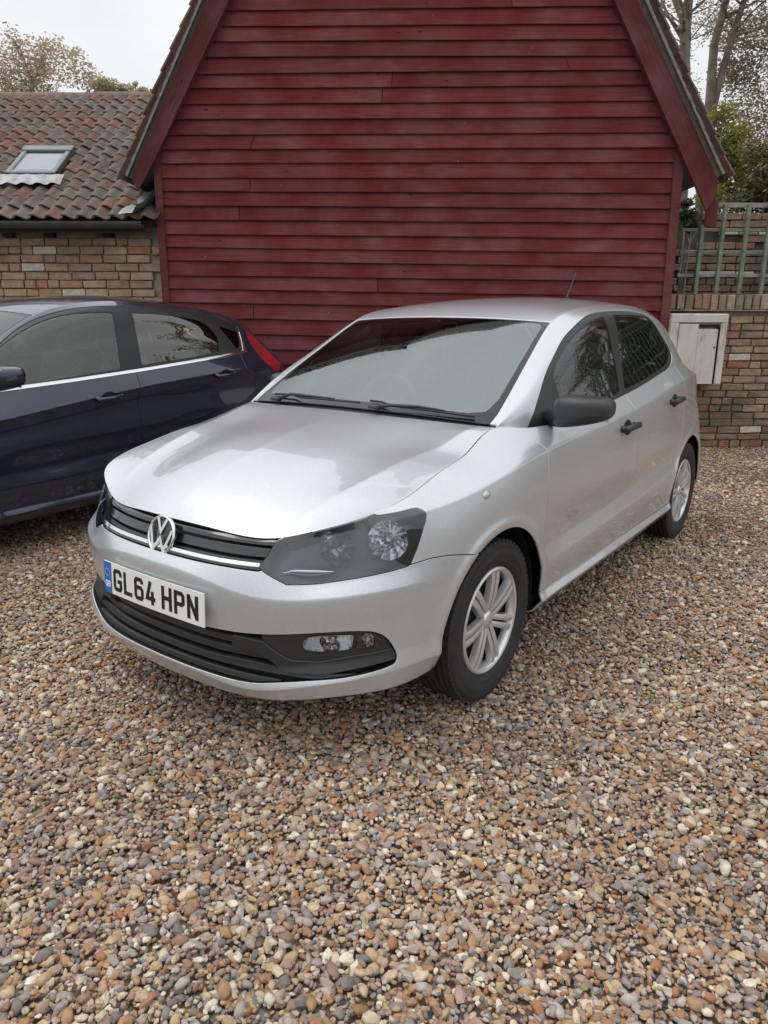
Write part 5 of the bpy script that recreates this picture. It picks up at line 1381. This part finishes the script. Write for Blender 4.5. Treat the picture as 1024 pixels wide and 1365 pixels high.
def build_blue():
    root = empty('parked_car', (-2.3320, 5.0563, 0), math.radians(-123.7184))
    tag(root, 'dark blue hatchback with a chrome window strip, parked beside the silver car', 'car')
    M = dict(COMMON); M['paint'] = paint_mat('midnight_blue_paint', (.013, .019, .042), .35, .30, drops=.08)
    M['screen'] = glass_mat('windscreen_glass_b', (.80, .88, .85)); M['side_glass'] = glass_mat('clear_side_glass', (.95, .98, .95), ior=1.9, rtint=(.97, 1, .95))
    M['seat'] = mat('pale_seat_cloth', (.24, .235, .225), .9, var=.2, vscale=60); M['privacy'] = glass_mat('tinted_glass', (.72, .75, .72), ior=2.1, rtint=(1, .99, .95)); M['quarter'] = glass_mat('dark_glass', (.04, .045, .05), .45)
    D = saloon_blue_data()
    lamp = smooth_poly([(.47, .66), (.50, .76), (.70, .83), (.95, .86), (1.12, .85), (1.0, .76), (.80, .68), (.60, .64)], 4, keep=(0, 4))
    cfg = dict(lamp=lamp, grille=[(-1, .690), (.40, .690), (.43, .742), (.42, .80), (-1, .80)],
               low=smooth_poly([(-.6, .50), (0, .50), (.40, .49), (.52, .44), (.56, .36), (.50, .29), (.30, .275), (0, .27), (-.6, .27)], 4, keep=(0, 8)),
               tail_xz=smooth_poly([(-1.315, 1.185), (-1.36, 1.225), (-1.40, 1.195), (-1.525, 1.03), (-1.57, .965), (-1.53, .930), (-1.455, .925), (-1.38, .995), (-1.335, 1.08)], 4),
               bumper=[(-1, -1), (-1, .9), (.43, .9), (.60, .75), (1.0, .80), (1.06, .70), (1.15, .62), (1.30, .60), (1.30, -1)],
               rear_bumper=[(3.9, -1), (3.9, .58), (4.3, .60), (9, .60), (9, -1)], gate_u=4.40,
               door_front=[(1.62, .2), (1.66, .45), (1.68, .7), (1.69, .9), (1.72, .99)], door_mid=[(2.74, .2), (2.735, .5), (2.722, .764), (2.735, .886), (2.755, 1.02)],
               door_rear=[(3.43, .2), (3.435, .34), (3.47, .50), (3.56, .65), (3.66, .78), (3.695, .95), (3.735, 1.1)],
               win_out=smooth_poly([(.84, .945), (.684, .953), (.296, .976), (-.167, 1.004), (-.619, 1.035), (-1.06, 1.066), (-1.17, 1.085), (-1.215, 1.16), (-1.245, 1.262), (-1.10, 1.328), (-.95, 1.362), (-.69, 1.396), (-.22, 1.407), (.03, 1.400), (.222, 1.374), (.412, 1.318), (.62, 1.208), (.80, 1.07)], 5, keep=(0, 8)),
               panes=[('side_glass', smooth_poly([(.70, .985), (.684, .968), (.132, 1.013), (-.050, 1.026), (-.105, 1.366), (.064, 1.368), (.253, 1.349), (.441, 1.290), (.648, 1.183), (.73, 1.115)], 4, keep=(0, 1, 3, 4))),
                      ('privacy', smooth_poly([(-.215, 1.040), (-.60, 1.066), (-.925, 1.088), (-.955, 1.20), (-.87, 1.292), (-.75, 1.325), (-.514, 1.354), (-.255, 1.367)], 4, keep=(0, 2, 7))),
                      ('quarter', smooth_poly([(-1.015, 1.272), (-1.215, 1.226), (-1.175, 1.130), (-1.120, 1.105)], 3, keep=(0, 1, 2, 3)))],
               chrome=[(.92, .938), (.684, .950), (.296, .970), (-.167, .998), (-.619, 1.029), (-1.06, 1.060), (-1.20, 1.072), (-1.215, 1.085), (-1.240, 1.225), (-1.228, 1.228), (-1.200, 1.150), (-1.175, 1.088), (-1.06, 1.078), (-.619, 1.046), (-.167, 1.015), (.296, .987), (.684, .967), (.92, .952)],
               grille_bars=[(.700, .712, -.01, 'chrome'), (.722, .732, -.01, 'chrome')], low_bars=[(.30, .315, -.02), (.345, .36, -.02), (.39, .405, -.02), (.435, .45, -.02)],
               rear_screen=(3.95, 4.50), dash_x=.70)
    SH, parts = build_body(root, D, cfg, M); side = SH['side']
    for mir in (False, True):
        s = -1 if mir else 1
        for d, u, z in ((0, 2.503, .865), (1, 3.485, .94)): handle(parts['doors', mir][d], side, u, z, M['paint'], M_BLACK, .20, s=s)
        mirror_housing(root, (.80, .90, 1.035), (.085, .125, .075), s, M['paint'], SATIN, M['chrome'], (.77, .755, .98))
        hl = parts['lamp', mir]
        p, n = sheet_point(side, .72, .75); lamp_bowl(hl, Vector((p.x, s*p.y, p.z))-Vector((n.x, s*n.y, n.z))*.02, Vector((1, s*.3, .05)).normalized(), .055, .05, M['reflector'])
        for x in (1.235, -1.235): add_wheel(root, WHEEL, x, s*.735, not mir, spin=.7)
    # slanted belt seen through the front door pane
    bt = MB(); bt.tube([(.02, .60, 1.18), (-.08, .66, 1.05), (-.14, .68, .98)], .014, 6); bt.obj('seat_belt', M['black'], root)
    return root

silver_car = build_silver()
blue_car = build_blue()
# ---------------------------------------------------------------- loose gravel (real stones)
def build_gravel():
    pts = []
    def field(y0, y1, sp):
        y = y0
        while y < y1:
            hw = .60*y+.35; wr = hw+(1.6 if y > 2.6 else 0); n = int((hw+wr)/sp)       # further to the right, where the doors mirror it
            x = (np.arange(n)+.5)/n*(hw+wr)-hw+RNG.uniform(-.5, .5, n)*sp
            yy = y+RNG.uniform(-.55, .55, n)*sp
            pts.append(np.stack([x, yy, RNG.uniform(-.013, .005, n)], 1)); y += sp
    field(.80, 2.6, .0118); field(2.6, 4.2, .0135); field(4.2, 5.8, .0165); field(5.8, 7.62, .019)
    P = np.vstack(pts)
    me = bpy.data.meshes.new('gravel'); me.vertices.add(len(P)); me.vertices.foreach_set('co', P.astype(np.float32).ravel()); me.update()
    o = link('gravel', me); tag(o, 'loose brown and grey pea gravel covering the yard', 'gravel', kind='stuff')
    m, N, L, b = _new('pebbles'); b.inputs['Roughness'].default_value = .72
    oi = N.new('ShaderNodeObjectInfo'); cr = N.new('ShaderNodeValToRGB'); cr.color_ramp.interpolation = 'CONSTANT'; e = cr.color_ramp.elements
    cols = STONES; e[0].color = (*cols[0], 1); e[1].position = 1/len(cols); e[1].color = (*cols[1], 1)
    for i in range(2, len(cols)): x = e.new(i/len(cols)); x.color = (*cols[i], 1)
    L.new(oi.outputs['Random'], cr.inputs[0])
    tc = N.new('ShaderNodeTexCoord'); ns = N.new('ShaderNodeTexNoise'); ns.inputs['Scale'].default_value = 1.6; ns.inputs['Detail'].default_value = 4; L.new(tc.outputs['Object'], ns.inputs['Vector'])
    # broad damp and dusty patches over the yard
    ge = N.new('ShaderNodeNewGeometry'); n2 = N.new('ShaderNodeTexNoise'); n2.inputs['Scale'].default_value = .9; n2.inputs['Detail'].default_value = 3; L.new(ge.outputs['Position'], n2.inputs['Vector'])
    def mr(src, a, b_, lo, hi):
        q = N.new('ShaderNodeMapRange'); q.inputs['From Min'].default_value = a; q.inputs['From Max'].default_value = b_; q.inputs['To Min'].default_value = lo; q.inputs['To Max'].default_value = hi; L.new(src, q.inputs[0]); return q.outputs[0]
    mu = N.new('ShaderNodeMath'); mu.operation = 'MULTIPLY'; L.new(mr(ns.outputs['Fac'], .3, .7, .82, 1.18), mu.inputs[0]); L.new(mr(n2.outputs['Fac'], .3, .7, .80, 1.16), mu.inputs[1])
    hs = N.new('ShaderNodeHueSaturation'); hs.inputs['Saturation'].default_value = .98; hs.inputs['Hue'].default_value = .497; L.new(cr.outputs[0], hs.inputs['Color']); L.new(mu.outputs[0], hs.inputs['Value']); L.new(hs.outputs[0], b.inputs['Base Color'])
    ng = bpy.data.node_groups.new('scatter_stones', 'GeometryNodeTree')
    ng.interface.new_socket('Geometry', in_out='INPUT', socket_type='NodeSocketGeometry'); ng.interface.new_socket('Geometry', in_out='OUTPUT', socket_type='NodeSocketGeometry')
    A = ng.nodes; K = ng.links
    gi = A.new('NodeGroupInput'); go = A.new('NodeGroupOutput'); jn = A.new('GeometryNodeJoinGeometry')
    for v in range(7):
        ic = A.new('GeometryNodeMeshIcoSphere'); ic.inputs['Radius'].default_value = 1; ic.inputs['Subdivisions'].default_value = 2 if v < 4 else 1
        po = A.new('GeometryNodeInputPosition'); nz = A.new('ShaderNodeTexNoise'); nz.noise_dimensions = '4D'; nz.inputs['W'].default_value = v*3.7; nz.inputs['Scale'].default_value = .75; nz.inputs['Detail'].default_value = 1.5
        K.new(po.outputs[0], nz.inputs['Vector'])
        sb = A.new('ShaderNodeVectorMath'); sb.operation = 'SUBTRACT'; sb.inputs[1].default_value = (.5, .5, .5); K.new(nz.outputs['Color'], sb.inputs[0])
        sl = A.new('ShaderNodeVectorMath'); sl.operation = 'SCALE'; sl.inputs['Scale'].default_value = 1.5; K.new(sb.outputs[0], sl.inputs[0])
        sp_ = A.new('GeometryNodeSetPosition'); K.new(ic.outputs[0], sp_.inputs['Geometry']); K.new(sl.outputs[0], sp_.inputs['Offset'])
        tr = A.new('GeometryNodeTransform'); tr.inputs['Scale'].default_value = (1, .62+.07*(v % 4), .45+.06*(v % 3)); K.new(sp_.outputs[0], tr.inputs['Geometry'])
        ss = A.new('GeometryNodeSetShadeSmooth'); ss.inputs['Shade Smooth'].default_value = v < 3; K.new(tr.outputs[0], ss.inputs[0])
        sm = A.new('GeometryNodeSetMaterial'); sm.inputs['Material'].default_value = m; K.new(ss.outputs[0], sm.inputs[0])
        g2 = A.new('GeometryNodeGeometryToInstance'); K.new(sm.outputs[0], g2.inputs[0]); K.new(g2.outputs[0], jn.inputs[0])
    mp = A.new('GeometryNodeMeshToPoints'); K.new(gi.outputs[0], mp.inputs[0])
    ip = A.new('GeometryNodeInstanceOnPoints'); ip.inputs['Pick Instance'].default_value = True
    K.new(mp.outputs[0], ip.inputs['Points']); K.new(jn.outputs[0], ip.inputs['Instance'])
    ri = A.new('FunctionNodeRandomValue'); ri.data_type = 'INT'; ri.inputs['Min'].default_value = 0; ri.inputs['Max'].default_value = 6
    K.new(ri.outputs[2], ip.inputs['Instance Index'])
    rr = A.new('FunctionNodeRandomValue'); rr.data_type = 'FLOAT_VECTOR'; rr.inputs[0].default_value = (-.5, -.5, 0); rr.inputs[1].default_value = (.5, .5, 6.283); rr.inputs['Seed'].default_value = 3
    K.new(rr.outputs[0], ip.inputs['Rotation'])
    # most stones small, a few large
    rs = A.new('FunctionNodeRandomValue'); rs.data_type = 'FLOAT'; rs.inputs['Seed'].default_value = 5
    pw = A.new('ShaderNodeMath'); pw.operation = 'POWER'; pw.inputs[1].default_value = 4.2; K.new(rs.outputs[1], pw.inputs[0])
    ma = A.new('ShaderNodeMath'); ma.operation = 'MULTIPLY_ADD'; ma.inputs[1].default_value = .0140; ma.inputs[2].default_value = .0073; K.new(pw.outputs[0], ma.inputs[0])
    K.new(ma.outputs[0], ip.inputs['Scale'])
    K.new(ip.outputs[0], go.inputs[0])
    md = o.modifiers.new('scatter', 'NODES'); md.node_group = ng
build_gravel()

# ---------------------------------------------------------------- trees
def leaf_mat(name, cols, trans=.5):
    m, N, L, b = _new(name); b.inputs['Roughness'].default_value = .6
    ge = N.new('ShaderNodeNewGeometry'); cr = N.new('ShaderNodeValToRGB'); cr.color_ramp.interpolation = 'CONSTANT'; e = cr.color_ramp.elements
    e[0].color = (*cols[0], 1); e[1].position = 1/len(cols); e[1].color = (*cols[1], 1)
    for i in range(2, len(cols)): x = e.new(i/len(cols)); x.color = (*cols[i], 1)
    L.new(ge.outputs['Random Per Island'], cr.inputs[0]); L.new(cr.outputs[0], b.inputs['Base Color'])
    tl = N.new('ShaderNodeBsdfTranslucent'); L.new(cr.outputs[0], tl.inputs[0]); mx = N.new('ShaderNodeMixShader'); mx.inputs[0].default_value = trans
    L.new(b.outputs[0], mx.inputs[1]); L.new(tl.outputs[0], mx.inputs[2]); L.new(mx.outputs[0], N['Material Output'].inputs['Surface'])
    return m
BARK = mat('bark', (.27, .24, .205), .95, var=.4, vscale=5, bump=.8, bscale=18)

def leaves(name, centres, n, size, m, parent, seed, flat=.5):
    """leaf-shaped faces gathered in clumps: centres = (x, y, z, radius, weight)"""
    r = np.random.default_rng(seed); C = np.array(centres, float); w = C[:, 4]/C[:, 4].sum()
    k = r.choice(len(C), n, p=w); d = r.normal(size=(n, 3)); d /= np.linalg.norm(d, axis=1, keepdims=True); rad = r.random(n)**(.45)
    P = C[k, :3]+d*rad[:, None]*C[k, 3:4]*np.array([1, 1, .8])
    a = r.normal(size=(n, 3)); a[:, 2] *= flat; a /= np.linalg.norm(a, axis=1, keepdims=True)
    b = np.cross(a, r.normal(size=(n, 3))); b /= np.linalg.norm(b, axis=1, keepdims=True)
    s = size*r.uniform(.6, 1.35, n)[:, None]
    V = np.stack([P-a*s, P+b*s*.45+a*s*.1, P+a*s, P-b*s*.45+a*s*.1], 1).reshape(-1, 3)
    F = np.arange(4*n).reshape(n, 4)
    return link(name, mesh(name, V, F, m), parent)

def limb(mb, p, d, ln, r, depth, rnd, tips):
    pts = [p]; rr = [r]; q = Vector(p); dd = Vector(d).normalized(); n = 5
    for i in range(n):
        dd = (dd+Vector(rnd.normal(size=3))*.16+Vector((0, 0, .05))).normalized(); q = q+dd*ln/n; pts.append(q.copy()); rr.append(r*(1-.62*(i+1)/n))
        if depth > 0 and i >= 1 and rnd.random() < .85:
            side = (dd+Vector(rnd.normal(size=3))*.75).normalized()
            limb(mb, q.copy(), side, ln*rnd.uniform(.42, .65), rr[-1]*.6, depth-1, rnd, tips)
    mb.tube(pts, rr, 5 if depth < 2 else 8)
    tips += [(pts[k], ln) for k in range(2, n+1)]

def tree(name, label, trunks, m_leaf, n, size, seed, extra=(), group=None, spread=1.0, limb_n=5):
    base = trunks[0][0][0]; root = empty(name, (base.x, base.y, 0)); o = root.location; rnd = np.random.default_rng(seed)
    tag(root, label, 'tree', group); mb = MB(); tips = []
    for pts, r0, r1 in trunks:
        pts = [p-o for p in pts]; k = len(pts)
        mb.tube(pts, [r0+(r1-r0)*i/(k-1) for i in range(k)], 10)
        for j in range(limb_n):
            f = rnd.uniform(.35, 1.0)*(k-1); i = min(int(f), k-2); p = pts[i].lerp(pts[i+1], f-i)
            d = Vector((rnd.normal(), rnd.normal(), .55)); limb(mb, p, d, rnd.uniform(1.2, 2.4)*spread, (r0+r1)*.16, 2, rnd, tips)
    mb.obj('trunk', BARK, root, True)
    C = [(t.x, t.y, t.z, .16+.16*ln, ln+.3) for t, ln in tips]+[tuple(e) for e in extra]
    leaves('crown', C, n, size, m_leaf, root, seed+1)
    return root

AUTUMN = leaf_mat('thin_autumn_leaf', [(.36, .28, .22), (.42, .32, .24), (.34, .30, .21), (.46, .37, .27), (.32, .32, .18), (.38, .31, .26), (.34, .25, .21), (.36, .36, .18)])
HAZED = leaf_mat('hazed_autumn_leaf', [(.52, .40, .30), (.56, .44, .33), (.46, .40, .28), (.54, .39, .32), (.40, .37, .22), (.50, .43, .33), (.58, .47, .37)])  # tan leaf colours lightened to paint in distance haze
LIME = leaf_mat('yellow_green_leaf', [(.34, .34, .08), (.40, .38, .10), (.28, .31, .08), (.44, .40, .12), (.22, .26, .08), (.36, .33, .10)])
GREEN = leaf_mat('dark_green_leaf', [(.05, .08, .028), (.07, .10, .035), (.045, .07, .03), (.09, .12, .045), (.06, .075, .035)])
def A_(u, v, Y): return at(u, v, Y)
def G_(u, Y): p = at(u, 300, Y); p.z = -.05; return p
Yt = 13.0
def rel(u, v, Y, base, r, w): p = at(u, v, Y); return (p.x-base.x, p.y-base.y, p.z, r, w)
tree('birch_tree', 'forked grey tree trunk with thin autumn leaves behind the barn roof',
     [([G_(914, Yt), A_(914, 200, Yt), A_(914, 110, Yt), A_(912, 25, Yt), A_(898, -10, Yt), A_(884, -90, Yt), A_(870, -190, Yt)], .095, .045),
      ([A_(912, 30, Yt), A_(922, -20, Yt), A_(936, -120, Yt), A_(940, -200, Yt)], .07, .03), ([A_(916, 118, Yt), A_(919, 40, Yt), A_(926, -60, Yt)], .035, .02)], AUTUMN, 15000, .034, 31, spread=1.1, limb_n=9)
Yu = 14.5
tree('twin_stem_tree', 'pair of leaning brown tree stems rising behind the yellow bush',
     [([G_(937, Yu), A_(940, 200, Yu), A_(945, 150, Yu), A_(952, 60, Yu), A_(968, 0, Yu), A_(985, -90, Yu), A_(990, -200, Yu)], .10, .045),
      ([A_(941, 190, Yu), A_(955, 125, Yu), A_(973, 60, Yu), A_(992, 0, Yu), A_(1020, -90, Yu), A_(1030, -160, Yu)], .075, .035)], AUTUMN, 24000, .036, 47, spread=1.25, limb_n=12,
     extra=[(1.1, .3, 4.5, .9, 1.5), (1.6, .8, 3.6, .8, 1.2), (2.0, .2, 5.6, 1.0, 1.6), (1.4, 0, 6.6, 1.1, 1.6)])
tree('slender_tree', 'slender tree with sparse brown leaves beyond the trellis fence', [([G_(1035, 15.5), A_(1032, 150, 15.5), A_(1040, 40, 15.5), A_(1046, -100, 15.5), A_(1040, -220, 15.5)], .08, .04)], AUTUMN, 34000, .034, 52, spread=1.4, limb_n=14,
     extra=[rel(u, v, 15.5, G_(1035, 15.5), r*.9, w*8) for u, v, r, w in ((1000, 60, .75, 9), (1015, 120, .8, 10), (1000, 170, .7, 9), (985, 105, .5, 5), (1030, 200, .8, 9), (975, 40, .5, 5), (1040, 40, .9, 8), (990, 215, .5, 5), (965, 95, .35, 2.5))])

def O_(x, y, z): return Vector((x, y, z))
for i_, (x_, y_, h_) in enumerate(((7.6, 10.4, 5.2), (10.2, 9.6, 5.6))):
    tree('broad_tree', ('broad brown autumn tree standing past the far end of the trellis', 'second broad autumn tree, farthest along the garden wall')[i_],
         [([O_(x_, y_, -.05), O_(x_, y_, 1.2), O_(x_+.1, y_, 2.4), O_(x_, y_+.1, 3.6), O_(x_-.1, y_, h_)], .16, .05)], AUTUMN, 16000, .06, 90+i_, spread=1.1, limb_n=14,
         extra=[(0, 0, 3.4, 1.3, 8), (.4, .2, 4.6, 1.2, 6), (-.7, 0, 2.6, 1.0, 5), (.8, 0, 2.4, 1.0, 5)])

def bush(name, label, Y, blobs, m, n, size, seed):
    c = at(*blobs[0][:2], Y); root = empty(name, (c.x, Y, 0)); tag(root, label, 'bush'); mb = MB(); rnd = np.random.default_rng(seed); C = []
    for u, v, r in blobs:
        p = at(u, v, Y+rnd.uniform(-.3, .3)); q = p-root.location; C.append((q.x, q.y, q.z, r, r**2)); mb.tube([(q.x*.2, 0, -.05), (q.x*.6, q.y*.5, q.z*.5), (q.x, q.y, q.z)], [.035, .022, .008], 6)
        for k in range(3): d = Vector(rnd.normal(size=3)).normalized()*r; mb.tube([(q.x, q.y, q.z-.2), Vector(q)+d*.9], [.010, .004], 5)
    mb.obj('stem', BARK, root); leaves('foliage', C, n, size, m, root, seed)
    return root
bush('yellow_bush', 'yellow green leafy bush beside the lower end of the barn roof', 11.5, [(955, 190, .30), (945, 165, .22), (972, 200, .30), (960, 235, .32), (990, 215, .28), (965, 150, .2), (978, 255, .3), (948, 262, .25), (1010, 235, .25), (985, 175, .2)], LIME, 5000, .036, 5)
bush('dark_bush', 'dark green bush overhanging the top of the trellis', 10.6, [(1005, 262, .30), (1025, 235, .38), (985, 272, .20), (1040, 262, .40), (1010, 205, .22), (968, 274, .14), (1060, 240, .4)], leaf_mat('olive_leaf', [(.08, .10, .035), (.11, .13, .045), (.06, .08, .035), (.15, .16, .06), (.14, .13, .07), (.26, .27, .11), (.24, .21, .13), (.30, .30, .13)]), 4200, .036, 6)
bush('ivy_clump', 'small ivy clump between barn corner and trellis', 8.9, [(918, 287, .10), (922, 300, .09), (915, 272, .07)], GREEN, 420, .035, 8)
bush('laurel_bush', 'large leafy bush growing behind the far end of the trellis', 9.0, [(1150, 330, .7), (1230, 300, .8), (1300, 330, .8), (1200, 230, .6), (1380, 290, .8)], GREEN, 6000, .07, 9)

Yv = 21.0
def rel(u, v, Y, base, r, w): p = at(u, v, Y); return (p.x-base.x, p.y-base.y, p.z, r, w)
gb = G_(30, Yv)
tree('hazy_tree', 'haze-paled tan autumn tree crown rising behind the pantile roof',
     [([gb, A_(30, 250, Yv), A_(34, 170, Yv), A_(38, 135, Yv), A_(44, 108, Yv)], .13, .05)], HAZED, 8500, .046, 71, spread=.42, limb_n=16,
     extra=[rel(u, v, Yv, gb, r, w*30) for u, v, r, w in ((20, 100, .75, 3), (60, 88, .80, 3.5), (45, 66, .45, 1.3), (70, 62, .40, 1.1), (95, 90, .60, 2), (118, 104, .45, 1.3), (-20, 92, .8, 3), (5, 72, .4, 1), (-45, 100, .8, 2), (100, 74, .28, .5), (130, 115, .4, 1))])
bush('hedge_top', 'green hedge top showing over the pantile ridge', 19.0, [(150, 119, .28), (170, 122, .22), (190, 124, .18), (135, 114, .25), (205, 126, .15), (181, 112, .07)], leaf_mat('hedge_leaf', [(.40, .38, .20), (.46, .42, .25), (.34, .34, .18), (.48, .42, .28)]), 2200, .04, 15)
